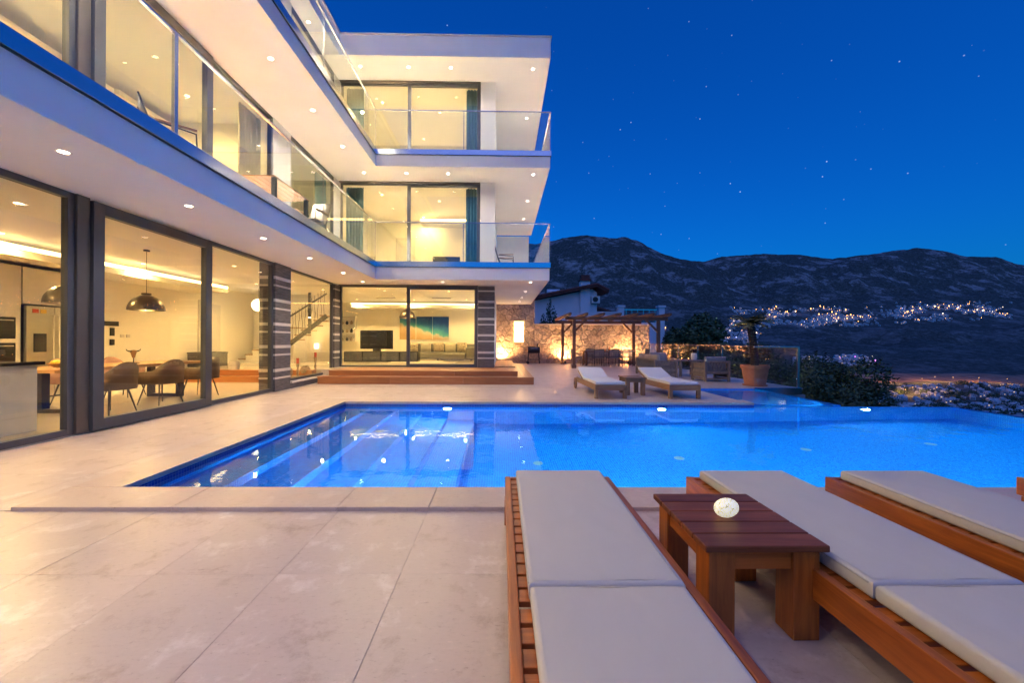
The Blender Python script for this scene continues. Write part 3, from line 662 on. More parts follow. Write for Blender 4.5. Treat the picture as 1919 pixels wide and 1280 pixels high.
# local y=0 is the foot end; near ones have their feet at the pool and heads towards the house corner behind
for x0, lb in ((.03, 'grey cushioned teak lounger with the glowing lamp table at its right side'), (1.31, 'grey cushioned teak lounger between the lamp table and another lounger'),
               (2.305, 'grey cushioned teak lounger next to the lounger beside the lamp table'), (3.69, 'teak lounger at the far end of the poolside row')):
    lounger(lb, (x0+.73, 2.80, 0), PI, group='teak loungers in a row by the pool')
lounger('white cushioned wheeled lounger with raised back nearest the wooden deck', (2.06, 8.70, 0), R(1.5), .70, 2.02, R(18), True, 'white_fabric', 'oldteak', 'white loungers across the pool', .03, 1.28, .31)
lounger('white cushioned wheeled lounger with raised back beside the overflow basin', (3.71, 8.72, 0), R(2.0), .70, 2.02, R(18), True, 'white_fabric', 'oldteak', 'white loungers across the pool', .03, 1.28, .31)

def side_table(label, loc, w, d, h, wd, topm, group, leg=.105):
    o = thing('side_table', label, 'table', loc, 0, group)
    for k in range(5):
        y0 = k*d/5
        MB().box(0, w, y0+.002, y0+d/5-.003, h-.028, h).build('plank', topm, o, .006, world=False)
    e = .025
    for x0 in (e, w-e-leg):
        for y0 in (e, d-e-leg): MB().box(x0, x0+leg, y0, y0+leg, 0, h-.029).build('leg', wd+'_z', o, .005, world=False)
    for y0 in (e+.012, d-e-.012-.03): MB().box(e+leg+.001, w-e-leg-.001, y0, y0+.03, h-.115, h-.03).build('apron', wd+'_x', o, .003, world=False)
    for x0 in (e+.012, w-e-.012-.03): MB().box(x0, x0+.03, e+leg+.001, d-e-leg-.001, h-.115, h-.03).build('apron', wd+'_y', o, .003, world=False)
    return o
side_table('glossy dark red teak side table with a glowing lamp on it', (.845, 1.625, 0), .52, .575, .41, 'teak', 'table_top', 'teak side tables', .112)
side_table('weathered teak side table between the two white loungers', (2.90, 9.25, 0), .50, .62, .42, 'oldteak', 'oldteak_x', 'teak side tables', .09)
# pebble lamp
m, t, b = new_mat('pebble'); v = coords(t, (1, 1, 1)); vv = N(t, 'ShaderNodeTexVoronoi', feature='DISTANCE_TO_EDGE'); vv.inputs['Scale'].default_value = 95; t.links.new(v, vv.inputs['Vector'])
cc = ramp(t, vv.outputs['Distance'], [(.0, (.22, .21, .12)), (.16, (1, .95, .72))]); t.links.new(cc, b.inputs['Emission Color']); t.links.new(cc, b.inputs['Base Color']); b.inputs['Emission Strength'].default_value = .8
pl = MB().sphere((0, 0, 0), .056, 24, 14, .80); pl.v = [(x_*1.02+.010*z_/.05, y_*.72, z_*1.0+.0456+x_*-.12+ .004*math.sin(20*x_)) for x_, y_, z_ in pl.v]
po = pl.build('pebble_lamp', 'pebble', None, smooth=True); po.location = (1.085, 1.90, .4095); tag(po, 'small glowing white pebble lamp on the dark side table', 'lamp')

# ------------------------------------------------------------------ stone wall, built stone by stone
wall = thing('stone_wall', 'natural stone garden wall washed by warm uplights', 'wall', (3, 23.1, 0))
YS = 23.0
MB().box(-.45, 8.60, YS+.05, YS+.45, 0, 2.22).build('wall_core', 'mortar', wall); MB().box(-.45, 1.90, YS+.052, YS+.448, 2.22, 3.75).build('wall_core', 'mortar', wall)
MB().box(1.903, 8.66, YS-.06, YS+.48, 2.221, 2.29).build('capping', 'cap_stone', wall, .01)
def clip(poly, nx_, ny_, c_):
    out = []
    for i in range(len(poly)):
        a, b_ = poly[i], poly[(i+1) % len(poly)]; da = a[0]*nx_+a[1]*ny_-c_; db = b_[0]*nx_+b_[1]*ny_-c_
        if da <= 0: out.append(a)
        if da*db < 0: s_ = da/(da-db); out.append((a[0]+(b_[0]-a[0])*s_, a[1]+(b_[1]-a[1])*s_))
    return out
def stones(x0, x1, z0, z1, s_):
    nx_, nz_ = round((x1-x0)/s_/1.18), round((z1-z0)/s_*1.1); pts = []
    for j in range(nz_):
        for i in range(nx_):
            pts.append((x0+(i+.5+(.25 if j % 2 else -.25)+random.uniform(-.3, .3))*(x1-x0)/nx_, z0+(j+.5+random.uniform(-.3, .3))*(z1-z0)/nz_))
    for i, p_ in enumerate(pts):
        poly = [(x0, z0), (x1, z0), (x1, z1), (x0, z1)]
        for k, q in enumerate(pts):
            if k != i and abs(q[0]-p_[0]) < 1.3 and abs(q[1]-p_[1]) < 1.1:
                nx2, nz2 = q[0]-p_[0], q[1]-p_[1]; poly = clip(poly, nx2, nz2, (q[0]**2+q[1]**2-p_[0]**2-p_[1]**2)/2)
                if len(poly) < 3: break
        if len(poly) < 3: continue
        cx_ = sum(a for a, _ in poly)/len(poly); cz_ = sum(b_ for _, b_ in poly)/len(poly); n = len(poly)
        dp = random.uniform(.03, .085); vs_ = []
        for f_, y_ in ((.985, YS+.05), (.95, YS+.05-dp*.65), (.70, YS+.05-dp)):
            for a, b_ in poly: vs_.append((cx_+(a-cx_)*f_, y_+(random.uniform(-.014, .014) if f_ < .9 else 0), cz_+(b_-cz_)*f_))
        fs = [tuple(range(2*n, 3*n))]
        for r_ in range(2): fs += [(r_*n+i_, r_*n+(i_+1) % n, (r_+1)*n+(i_+1) % n, (r_+1)*n+i_) for i_ in range(n)]
        m_ = MB(); m_._add(vs_, fs); m_.build('stone', 'stone', wall)
stones(-.45, 1.90, 0, 3.75, .33); stones(1.90, 8.60, 0, 2.22, .31)
# lit lantern on the wall
lt = thing('wall_lantern', 'tall glowing box lantern on the stone wall', 'lantern', (.99, 22.85, 1.2))
MB().box(.72, 1.26, 22.74, 22.90, 1.22, 2.40).build('glowing_panel', 'lantern_glow', lt, .005)
for z_ in (1.18, 2.405): MB().box(.69, 1.29, 22.71, 22.93, z_, z_+.035).build('frame', 'cap_stone', lt, .004)
lamp('bulb', 'POINT', (.99, 22.55, 1.8), 20, FIRE, lt, .1)
for k, (x_, lb) in enumerate(((-.02, 'small ground uplight by the wooden deck'), (3.62, 'small ground uplight behind the pergola post'), (7.25, 'small ground uplight behind the outdoor dining table'))):
    u = thing('ground_uplight', lb, 'uplight', (x_, 22.62, 0), 0, 'uplights along the stone wall')
    MB().lathe([(.06, 0), (.075, .02), (.075, .14), (.066, .14), (.066, .12)], (0, 0, 0), 16).build('housing', 'dark_metal', u, world=False); MB().disc((0, 0, .126), .066, 14, True).build('lens', 'uplight_face', u, world=False)
    lamp('bulb', 'SPOT', (x_, 22.60, .18), E_UP, FIRE, u, .05, (x_, 22.88, 2.2), 160, .8)

# ------------------------------------------------------------------ pergola
pg = thing('pergola', 'dark timber pergola over the outdoor dining table', 'pergola', (5.4, 20.6, 0))
PXs, PYs = (3.42, 7.42), (18.75, 22.3)
for x_ in PXs:
    for y_ in PYs:
        po_ = MB().box(x_-.07, x_+.07, y_-.07, y_+.07, 0, 2.28).build('post', 'pergola_z', pg, .008); MB().box(x_-.10, x_+.10, y_-.10, y_+.10, 0, .16).build('post_foot', 'pergola_z', po_, .008)
for y_ in PYs: MB().box(3.0, 7.85, y_-.055, y_+.055, 2.281, 2.44).build('beam', 'pergola_x', pg, .006)
for i in range(7):
    x_ = 3.12+i*.76
    MB().prismy([(-.04, 2.441), (.04, 2.441), (.04, 2.58), (-.04, 2.58)], 0, 1)  # (shape below is cut at both ends)
    r_ = MB(); prof = [(17.95, 2.50), (18.15, 2.441), (22.75, 2.441), (22.95, 2.50), (22.95, 2.585), (17.95, 2.585)]
    r_._add([(x_-.04, a, b_) for a, b_ in prof]+[(x_+.04, a, b_) for a, b_ in prof], [tuple(range(6)), tuple(reversed(range(6, 12)))]+[(i_, 6+i_, 6+(i_+1) % 6, (i_+1) % 6) for i_ in range(6)]); r_.build('rafter', 'pergola_y', pg, .005)
for x_, s_ in ((PXs[0], 1), (PXs[1], -1)):
    for y_ in PYs: MB().bar((x_+s_*.06, y_, 1.78), (x_+s_*.58, y_, 2.30), .07, .09).build('brace', 'pergola_x', pg, .005)

# ------------------------------------------------------------------ outdoor dining set
dt = thing('outdoor_dining_table', 'long dark outdoor dining table under the pergola', 'table', (5.7, 21.1, 0))
for i in range(6): MB().box(4.25, 7.15, 20.70+i*.15, 20.84+i*.15, .725, .76).build('plank', 'pergola_x', dt, .004)
for x_ in (4.4, 6.92):
    for y_ in (20.76, 21.45): MB().box(x_, x_+.09, y_, y_+.09, 0, .724).build('leg', 'pergola_z', dt, .004)
def outdoor_chair(label, loc, rz):
    o = thing('outdoor_chair', label, 'chair', loc, rz, 'chairs at the outdoor dining table')
    def T(pts, n_, r_=.013): MB().tube(pts, r_, 6).build(n_, 'dark_metal', o, smooth=True, world=False)
    for s_ in (-.25, .25):
        T([(s_, .24, 0), (s_, .22, .42), (s_, .24, .64), (s_, -.20, .65)], 'leg'); T([(s_, -.25, 0), (s_, -.22, .42), (s_, -.27, .86)], 'leg')
        T([(s_, .2, .42), (s_, -.2, .42)], 'seat_rail')
    MB().cushion(-.24, .24, -.22, .24, .42, .46, .012, .006, 5, 5).build('seat', 'rope', o, smooth=True, world=False)
    for i in range(9):
        x_ = -.22+i*.055
        MB().bar((x_, -.225, .45), (x_, -.272, .84), .042, .01, (0, 1, 0)).build('back_strap', 'rope', o, world=False)
    T([(-.25, -.27, .85), (.25, -.27, .85)], 'top_rail'); T([(-.25, -.235, .5), (.25, -.235, .5)], 'back_rail')
    return o
c0 = outdoor_chair('dark strapped outdoor chair on the pool side of the long table', (4.98, 20.48, 0), 0)
for x_ in (5.72, 6.42): copy_tree(c0, (x_, 20.48, 0), R(random.uniform(-4, 4)))
c1 = copy_tree(c0, (4.95, 21.85, 0), PI, 'dark strapped outdoor chair on the wall side of the long table')
for x_ in (5.72, 6.45): copy_tree(c1, (x_, 21.85, 0), PI)
copy_tree(c0, (3.98, 21.0, 0), R(-90), 'dark strapped outdoor chair at the table end near the grill'); copy_tree(c0, (7.5, 21.1, 0), R(90), 'dark strapped outdoor chair at the table end near the glass balustrade')
for x_, h_, lb in ((5.75, .22, 'slim tall dark bottle on the outdoor dining table'), (5.52, .13, 'small dark jar on the outdoor dining table')):
    bo = MB().lathe([(.04, 0), (.055, .02), (.05, h_*.5), (.018, h_*.75), (.018, h_), (.001, h_)], (0, 0, 0), 12).build('bottle' if h_ > .2 else 'jar', 'terracotta', None, smooth=True); bo.location = (x_, 21.1, .7605); tag(bo, lb, 'bottle' if h_ > .2 else 'jar')

# ------------------------------------------------------------------ barrel grill
gr = thing('barbecue_grill', 'black barrel barbecue grill on legs before the stone wall', 'grill', (1.8, 22.3, 0))
gm = MB(); pr = [(.19*math.cos(a), .78+.19*math.sin(a)) for a in [2*PI*i/16 for i in range(16)]]
gm._add([(1.47, 22.3+a, b_) for a, b_ in pr]+[(2.13, 22.3+a, b_) for a, b_ in pr], [tuple(range(16)), tuple(reversed(range(16, 32)))]+[(i, 16+i, 16+(i+1) % 16, (i+1) % 16) for i in range(16)])
gm.build('barrel', 'dark_metal', gr, smooth=True); MB().tube([(1.6, 22.08, .86), (1.6, 22.04, .88), (2.0, 22.04, .88), (2.0, 22.08, .86)], .012, 6).build('lid_handle', 'steel', gr)
MB().box(1.16, 1.46, 22.14, 22.46, .76, .785).build('side_shelf', 'oldteak_x', gr, .004); MB().tube([(2.02, 22.38, .92), (2.02, 22.38, 1.14)], .03, 10).build('chimney', 'dark_metal', gr)
for x_ in (1.52, 2.08):
    for y_ in (22.16, 22.44): MB().tube([(x_, y_, .64), (x_+(-.05 if x_ < 1.8 else .05), y_, .02)], .016, 6).build('leg', 'dark_metal', gr)
MB().box(1.49, 2.11, 22.17, 22.43, .24, .26).build('lower_shelf', 'dark_metal', gr)
for y_ in (22.14, 22.46): MB().tube([(1.47, y_-.015, .08), (1.47, y_+.015, .08)], .08, 14).build('wheel', 'dark_metal', gr)

# ------------------------------------------------------------------ lounge group
def slat_panel(o, x0, x1, y_, z0, z1, n, par): 
    for i in range(n):
        a = z0+(z1-z0)*i/n; MB().box(x0, x1, y_-.012, y_+.012, a+.006, a+(z1-z0)/n-.014).build('slat', 'weathered_teak', par, .003, world=False)
def rope_panel(x0, x1, y_, z0, z1, par):
    n = int((x1-x0)/.045)
    for i in range(n+1):
        a = x0+(x1-x0)*i/n; MB().bar((a, y_, z0), (a+.02*(-1)**i, y_, z1), .022, .012, (0, 1, 0)).build('rope', 'rope', par, world=False)
def seat_unit(name, label, cat, loc, rz, w, d=.82, n=1, fabric='grey_cushion', woven_sides=True):
    # local: back along y=0 (rope back faces -y), seat looks towards +y; sides at x=0 and x=w
    o = thing(name, label, cat, loc, rz, 'rope and teak lounge seats')
    F = lambda *a: MB().box(*a).build('frame_post', 'weathered_teak', o, .006, world=False)
    for x0 in (0, w-.07):
        F(x0, x0+.07, 0, .07, 0, .66); F(x0, x0+.07, d-.07, d, 0, .60)
    F(.071, w-.071, .01, .06, .26, .33); F(.071, w-.071, .01, .06, .60, .66); F(.071, w-.071, .02, .05, .06, .12); F(.071, w-.071, d-.06, d-.01, .22, .30)
    for x0 in (.005, w-.065): F(x0, x0+.06, .071, d-.071, .54, .60); F(x0, x0+.06, .071, d-.071, .22, .30); F(x0, x0+.06, .071, d-.071, .05, .11)
    rope_panel(.09, w-.09, .035, .33, .60, o)
    for x0 in (.02, w-.06):
        k = MB()
        for i in range(3):
            z0 = .12+i*.145; MB().box(x0+.01, x0+.03, .08, d-.08, z0+.005, z0+.12).build('side_slat', 'weathered_teak', o, .003, world=False)
    MB().box(.06, w-.06, .06, d-.06, .24, .28).build('seat_base', 'weathered_teak', o, world=False)
    for i in range(n):
        a = .075+i*(w-.15)/n; b_ = .075+(i+1)*(w-.15)/n
        MB().cushion(a+.004, b_-.004, .2, d-.02, .282, .42, .04, .02, 6, 6).build('seat_cushion', fabric, o, smooth=True, world=False)
        q = MB().cushion(a+.006, b_-.006, -.20, .20, -.07, .07, .045, .02, 6, 6); q.v = [(x_, .17-z_*.96+y_*-.12, .60+y_) for x_, y_, z_ in q.v]; q.build('back_cushion', fabric, o, smooth=True, world=False)
    return o
# sofa looks towards +x (rotate -90): local x runs along -y
seat_unit('outdoor_sofa', 'long outdoor sofa of slatted teak with beige back cushions', 'sofa', (5.38, 15.9, 0), R(-90), 2.0, .82, 3, 'beige_cushion')
seat_unit('outdoor_armchair', 'rope backed outdoor armchair beside the potted palm', 'armchair', (6.46, 12.55, 0), R(2), .84, .86)
seat_unit('outdoor_armchair', 'rope backed outdoor armchair across the low table, facing the pool', 'armchair', (7.35, 17.6, 0), PI, .9, .84)
ct = thing('coffee_table', 'low outdoor table with candles between sofa and armchair', 'table', (6.95, 14.9, 0))
for i in range(6): MB().box(6.45, 7.45, 14.35+i*.18, 14.52+i*.18, .56, .60).build('plank', 'weathered_teak', ct, .004)
for x_ in (6.5, 7.32):
    for y_ in (14.4, 15.3): MB().box(x_, x_+.08, y_, y_+.08, 0, .559).build('leg', 'weathered_teak', ct, .004)
MB().box(6.6, 7.3, 14.5, 15.3, .3, .33).build('lower_shelf', 'weathered_teak', ct)
for x_, y_, lb in ((6.72, 14.75, 'lit candle in a glass on the low outdoor table'), (6.9, 14.6, 'lit candle beside the vase on the low outdoor table')):
    cd = thing('candle_glass', lb, 'candle', (x_, y_, .6005)); MB().lathe([(.001, .0), (.035, 0), (.04, .10), (.037, .10), (.032, .006), (.001, .006)], (0, 0, 0), 14).build('glass', 'clear_glass', cd, smooth=True, world=False); MB().lathe([(.001, .007), (.028, .007), (.028, .045), (.001, .045)], (0, 0, 0), 12).build('wax', 'red_wax', cd, world=False)
    MB().sphere((0, 0, .06), .009, 8, 6, 1.8).build('flame', 'candle', cd, world=False)
va = MB().lathe([(.001, 0), (.09, 0), (.115, .1), (.10, .24), (.085, .25), (.08, .24), (.09, .1), (.001, .03)], (0, 0, 0), 18).build('vase', 'white_gloss', None, smooth=True); va.location = (7.2, 14.8, .6005); tag(va, 'pale round vase on the low outdoor table', 'vase')

# ------------------------------------------------------------------ potted palm
pm = thing('potted_palm', 'small palm with thin trunk in a big terracotta pot', 'palm', (7.42, 11.55, 0))
MB().lathe([(.001, 0), (.31, 0), (.33, .03), (.30, .035), (.27, .04), (.345, .50), (.37, .51), (.375, .60), (.345, .605), (.33, .53), (.001, .52)], (0, 0, 0), 32).build('pot', 'terracotta', pm, smooth=True, world=False)
MB().disc((0, 0, .535), .335, 24, True).build('soil', 'soil', pm, world=False)
tp = [(0, 0, .5), (-.02, 0, .85), (-.05, 0, 1.2), (-.10, .01, 1.55), (-.13, .01, 1.82)]
tk = MB().tube(tp, [.105, .10, .095, .10, .08], 12).build('trunk', 'bark', pm, smooth=True, world=False)
for i in range(26):
    z_ = .55+i*.048; f_ = (z_-.5)/1.32; xx = -.13*f_**1.4
    MB().lathe([(.10, 0), (.118, .022), (.098, .03)], (xx, .005, z_), 10).build('leaf_scar', 'bark', tk, world=False)
for i in range(30):
    a = i*2.399; ln = random.uniform(.45, .66); el = random.uniform(.0, .85); m_ = MB(); base = Vector((-.13, .01, 1.82)); pts = []
    for k in range(7):
        s_ = k/6; r_ = ln*s_; pts.append(base+Vector((math.cos(a)*r_*math.cos(el*.6), math.sin(a)*r_*math.cos(el*.6), r_*math.sin(el)*1.0-.30*s_*s_*ln*1.2+.02)))
    m_.tube(pts, [.010-.0012*k for k in range(7)], 4)
    for k in range(1, 7):
        d_ = (pts[k]-pts[k-1]).normalized(); sd = d_.cross(Vector((0, 0, 1))).normalized()
        for q in (0, .5):
            b0 = pts[k-1].lerp(pts[k], q)
            for s_ in (-1, 1):
                tip = b0+sd*s_*(.20*(1-.5*abs(k/6-.45)))+d_*.10+Vector((0, 0, -.03)); w_ = d_*.022
                m_._add([b0-w_, b0+w_, tip], [(0, 1, 2)])
    m_.build('frond', 'leaf_palm', pm, world=False)

# ------------------------------------------------------------------ terrace balustrade
tb = thing('glass_balustrade', 'glass balustrade with steel rail along the terrace edge', 'railing', (8.4, 14, 0))
A_, B_ = Vector((8.22, 10.92, 0)), Vector((8.55, 22.9, 0)); nn = 6
def pt(f_): return A_.lerp(B_, f_)
MB().bar(pt(0)+Vector((0, 0, 1.14)), pt(1)+Vector((0, 0, 1.14)), .045, .03).build('handrail', 'steel', tb, .004)
MB().bar((6.98, 10.92, 1.14), (8.245, 10.92, 1.14), .045, .03).build('handrail', 'steel', tb, .004)
for i in range(nn):
    p0, p1 = pt((i+.02)/nn), pt((i+.98)/nn); MB().bar(p0+Vector((0, 0, .58)), p1+Vector((0, 0, .58)), .012, 1.08).build('glass_panel', 'rail_glass', tb)
for i in range(1, nn+1): q = pt(i/nn); MB().box(q.x-.02, q.x+.02, q.y-.02, q.y+.02, 0, 1.125).build('post', 'steel', tb, .003)
MB().box(8.19, 8.25, 10.89, 10.95, -.02, 1.125).build('post', 'steel', tb, .004)
MB().box(7.0, 8.18, 10.914, 10.926, .03, 1.12).build('glass_panel', 'rail_glass', tb)
MB().box(6.96, 8.26, 10.83, 10.868, -.17, .02).build('edge_trim', 'shoe_metal', tb, .004)
rw = MB().box(7.12, 8.55, 11.08, 11.3, -5, -.205).box(8.4, 8.55, 11.3, 24, -5, -.205).box(9.51, 9.7, 3, 8.3, -3.4, -.2).box(5, 9.5, 8.24, 8.4, -3.4, -.96).build('retaining_wall', 'concrete'); tag(rw, 'plain concrete retaining wall below the terrace edge', 'wall')

# ------------------------------------------------------------------ dining room
tb2 = thing('dining_table', 'long oak dining table with black frame legs inside', 'table', (-7.35, 7.7, .015))
MB().box(-7.85, -6.85, 6.2, 9.3, .72, .775).build('tabletop', 'oak', tb2, .008)
for y_ in (6.7, 8.75):
    for x_ in (-7.7, -7.08): MB().box(x_, x_+.09, y_, y_+.12, .017, .715).build('leg', 'dark_metal', tb2, .004)
    MB().box(-7.605, -7.085, y_, y_+.12, .017, .08).build('foot_bar', 'dark_metal', tb2, .004)
def dining_chair(label, loc, rz, mat):
    o = thing('dining_chair', label, 'chair', loc, rz, 'upholstered chairs at the dining table')
    MB().cushion(-.25, .25, -.24, .26, .40, .49, .03, .012, 6, 6).build('seat', mat, o, smooth=True, world=False)
    vs_ = []; n = 14                                  # one curved shell: back and arms
    for i in range(n+1):
        a = PI*(i/n); x_ = -.30*math.cos(a); y_ = -.05-.26*math.sin(a)**.7; top = .62+.24*math.sin(a)**1.5
        if i in (0, n): y_ = .16
        for zz, off in ((.40, -.02), (top, 0)): vs_.append((x_*(1 if zz > .5 else .9), y_+off*0, zz))
    m_ = MB(); m_._add(vs_, [(2*i, 2*i+2, 2*i+3, 2*i+1) for i in range(n)]); q = m_.build('back_shell', mat, o, smooth=True, world=False); s_ = q.modifiers.new('thick', 'SOLIDIFY'); s_.thickness = .05; s_.offset = 0
    for sx_ in (-1, 1):
        for sy_ in (-1, 1): MB().tube([(sx_*.16, sy_*.15, .40), (sx_*.24, sy_*.23, .0)], [.014, .009], 8).build('leg', 'dark_metal', o, smooth=True, world=False)
    return o
for i, y_ in enumerate((6.75, 7.75, 8.75)):
    dining_chair(('brown upholstered chair with its back to the glass, %s' % ('near the kitchen island', 'at the middle of the table', 'near the stair end')[i]), (-6.55, y_, .015), R(90+random.uniform(-9, 9)), 'chair_leather')
    dining_chair(('dusty pink upholstered chair across the dining table, %s' % ('near the fridge', 'at the middle', 'near the stair end')[i]), (-8.15, y_, .015), R(-90+random.uniform(-6, 6)), 'pink_fabric')
def pendant(label, x_, y_, z0, zc, r_=.31):
    o = thing('pendant_lamp', label, 'pendant lamp', (x_, y_, zc))
    MB().lathe([(.001, 0), (.055, 0), (.055, -.03), (.001, -.03)], (x_, y_, zc-.001), 16).build('canopy', 'dark_metal', o); MB().tube([(x_, y_, zc-.03), (x_, y_, z0+.35)], .005, 6).build('cord', 'dark_metal', o)
    MB().lathe([(.001, r_*1.16), (.08, r_*1.16), (.085, r_*1.06)]+[(r_*math.cos(a), r_*1.05*math.sin(a)) for a in [PI/2*.88*(1-i/9) for i in range(10)]]+[(r_*.97, 0)]+[(r_*.97*math.cos(a), r_*1.0*math.sin(a)) for a in [PI/2*.95*(i/9) for i in range(10)]], (x_, y_, z0), 28).build('shade', 'shade_metal', o, smooth=True)
    MB().sphere((x_, y_, z0+.10), .055, 12, 8).build('bulb', 'lamp_in', o); lamp('bulb_light', 'POINT', (x_, y_, z0+.04), 40, YEL, o, .05)
pmat('shade_metal', (.15, .12, .09), (.10, .085, .07), 3, .3, metal=.8)
pendant('dark dome pendant lamp over the stair end of the dining table', -7.45, 8.45, 1.86, 3.13)
pendant('dark dome pendant lamp over the kitchen end of the dining table', -7.45, 6.95, 1.86, 3.13)
pendant('dark dome pendant lamp hanging in the living room', -3.66, 15.5, 2.13, 3.13)
gl = thing('globe_lamp', 'white glowing globe lamp hanging in the stair hall', 'pendant lamp', (-8.85, 14.6, 3.13)); MB().tube([(-8.85, 14.6, 3.12), (-8.85, 14.6, 2.7)], .006, 6).build('cord', 'dark_metal', gl); MB().sphere((-8.85, 14.6, 2.52), .22, 20, 14).build('globe', 'globe_glow', gl, smooth=True)
# bull head ornament, bowl
bh_ = thing('bull_head_ornament', 'small red bull head sculpture on a stand', 'sculpture', (-7.3, 8.0, .7755)); bh_.scale = (.72, .72, .72)
MB().lathe([(.001, 0), (.13, 0), (.13, .015), (.012, .02), (.010, .16), (.001, .16)], (0, 0, 0), 18).build('stand', 'dark_metal', bh_, smooth=True, world=False)
MB().lathe([(.001, .14), (.03, .16), (.05, .24), (.075, .32), (.06, .36), (.001, .37)], (0, 0, 0), 12).build('head', 'oldteak_z', bh_, smooth=True, world=False)
for s_ in (-1, 1): MB().tube([(0, s_*.06, .33), (0, s_*.14, .335), (0, s_*.20, .36), (0, s_*.22, .40)], [.022, .018, .012, .004], 8).build('horn', 'dark_metal', bh_, smooth=True, world=False)
bw = thing('fruit_bowl', 'wide bowl of yellow fruit on the dining table', 'bowl', (-7.35, 6.75, .7755)); MB().lathe([(.001, 0), (.08, 0), (.17, .07), (.165, .075), (.07, .012), (.001, .012)], (0, 0, 0), 20).build('bowl', 'oak', bw, smooth=True, world=False)
for i in range(6): MB().sphere((.08*math.cos(i*1.05), .08*math.sin(i*1.05), .075), .048, 10, 7).build('fruit', 'yellow', bw, smooth=True, world=False)
# kitchen
ki = thing('kitchen_island', 'pale kitchen island with dark worktop behind the glass', 'kitchen island', (-6.8, 4.2, .015))
MB().box(-7.4, -6.25, 2.4, 5.45, .016, .90).build('body', 'white_gloss', ki, .004); MB().box(-7.45, -6.2, 2.35, 5.5, .902, .945).build('worktop', 'black_gloss', ki, .004)
for y_ in (3.2, 4.0, 4.75): MB().box(-6.249, -6.243, y_-.003, y_+.003, .05, .88).build('panel_joint', 'dark_metal', ki)
fr = thing('fridge', 'steel double-door fridge with water dispenser', 'fridge', (-9.85, 8.7, .015))
MB().box(-10.19, -9.55, 8.08, 9.05, .02, 1.93).build('cabinet', 'dark_metal', fr, .004)
for a, b_ in ((8.085, 8.58), (8.59, 9.045)): MB().box(-9.549, -9.49, a, b_, .06, 1.92).build('door', 'brushed_steel', fr, .008)
for y_ in (8.53, 8.64): MB().tube([(-9.49, y_, .5), (-9.44, y_, .52), (-9.44, y_, 1.75), (-9.49, y_, 1.77)], .014, 8).build('handle', 'white_gloss', fr, smooth=True)
MB().box(-9.489, -9.478, 8.2, 8.43, .98, 1.36).build('dispenser', 'black_gloss', fr, .004)
for y_, mt_ in ((8.18, 'red_wax'), (8.32, 'yellow')): MB().box(-9.489, -9.484, y_, y_+.11, 1.78, 1.86).build('magnet', mt_, fr)
kc = thing('kitchen_cupboards', 'tall white kitchen cupboards round the fridge', 'cupboard', (-9.9, 6.5, .015))
MB().box(-10.19, -9.56, 8.08, 9.6, 1.96, 2.70).build('upper_cupboard', 'white_gloss', kc, .004); MB().box(-10.19, -9.56, 7.2, 8.05, .02, 2.70).build('tall_cupboard', 'white_gloss', kc, .004); MB().box(-10.19, -9.56, 9.08, 9.6, .02, 1.95).build('tall_cupboard', 'white_gloss', kc, .004)
MB().box(-10.19, -9.56, 3.0, 7.19, .02, .90).build('base_cupboard', 'white_gloss', kc, .004); MB().box(-10.19, -9.8, 3.0, 7.19, 1.5, 2.70).build('wall_cupboard', 'white_gloss', kc, .004)
for z_ in (.75, 1.25): 
    ov = MB().box(-9.559, -9.54, 7.3, 7.95, z_, z_+.42).build('oven', 'black_gloss', kc, .004); MB().tube([(-9.52, 7.36, z_+.36), (-9.52, 7.9, z_+.36)], .01, 6).build('oven_handle', 'steel', ov)
wp = thing('wall_controls', 'dark intercom screen and switches on the dining room wall', 'intercom', (-10.19, 10.5, 1.2))
for (y0, y1, z0, z1, mt_) in ((10.36, 10.72, 1.60, 1.72, 'black_gloss'), (10.5, 10.61, 1.34, 1.55, 'dark_metal'), (10.5, 10.61, 1.10, 1.25, 'dark_metal'), (10.78, 10.88, 1.3, 1.38, 'white_strip'), (10.95, 11.05, 1.3, 1.38, 'white_strip')):
    MB().box(-10.199, -10.17, y0, y1, z0, z1).build('switch_plate', mt_, wp, .003)
hb = thing('hall_bench', 'black storage bench by the white hall door', 'bench', (-9.7, 13.6, .36)); MB().box(-10.15, -9.5, 13.0, 13.95, .362, .78).build('body', 'chair_fabric', hb, .02); MB().cushion(-10.16, -9.49, 12.99, 13.96, .782, .84, .025, .01, 6, 6).build('cushion', 'chair_fabric', hb, smooth=True)
for i, (x_, y_, r_, lb) in enumerate(((-8.1, 12.18, .16, 'white woven basket on the indoor wooden step'), (-6.9, 12.18, .13, 'small brown woven basket on the indoor wooden step'))):
    q = MB().lathe([(.001, 0), (r_*.85, 0), (r_, r_*.9), (r_*.85, r_*1.6), (r_*.78, r_*1.55), (r_*.9, r_*.9), (.001, .03)], (0, 0, 0), 18).build('basket', 'white_strip' if i == 0 else 'basket', None, smooth=True); q.location = (x_, y_, .3525); tag(q, lb, 'basket')
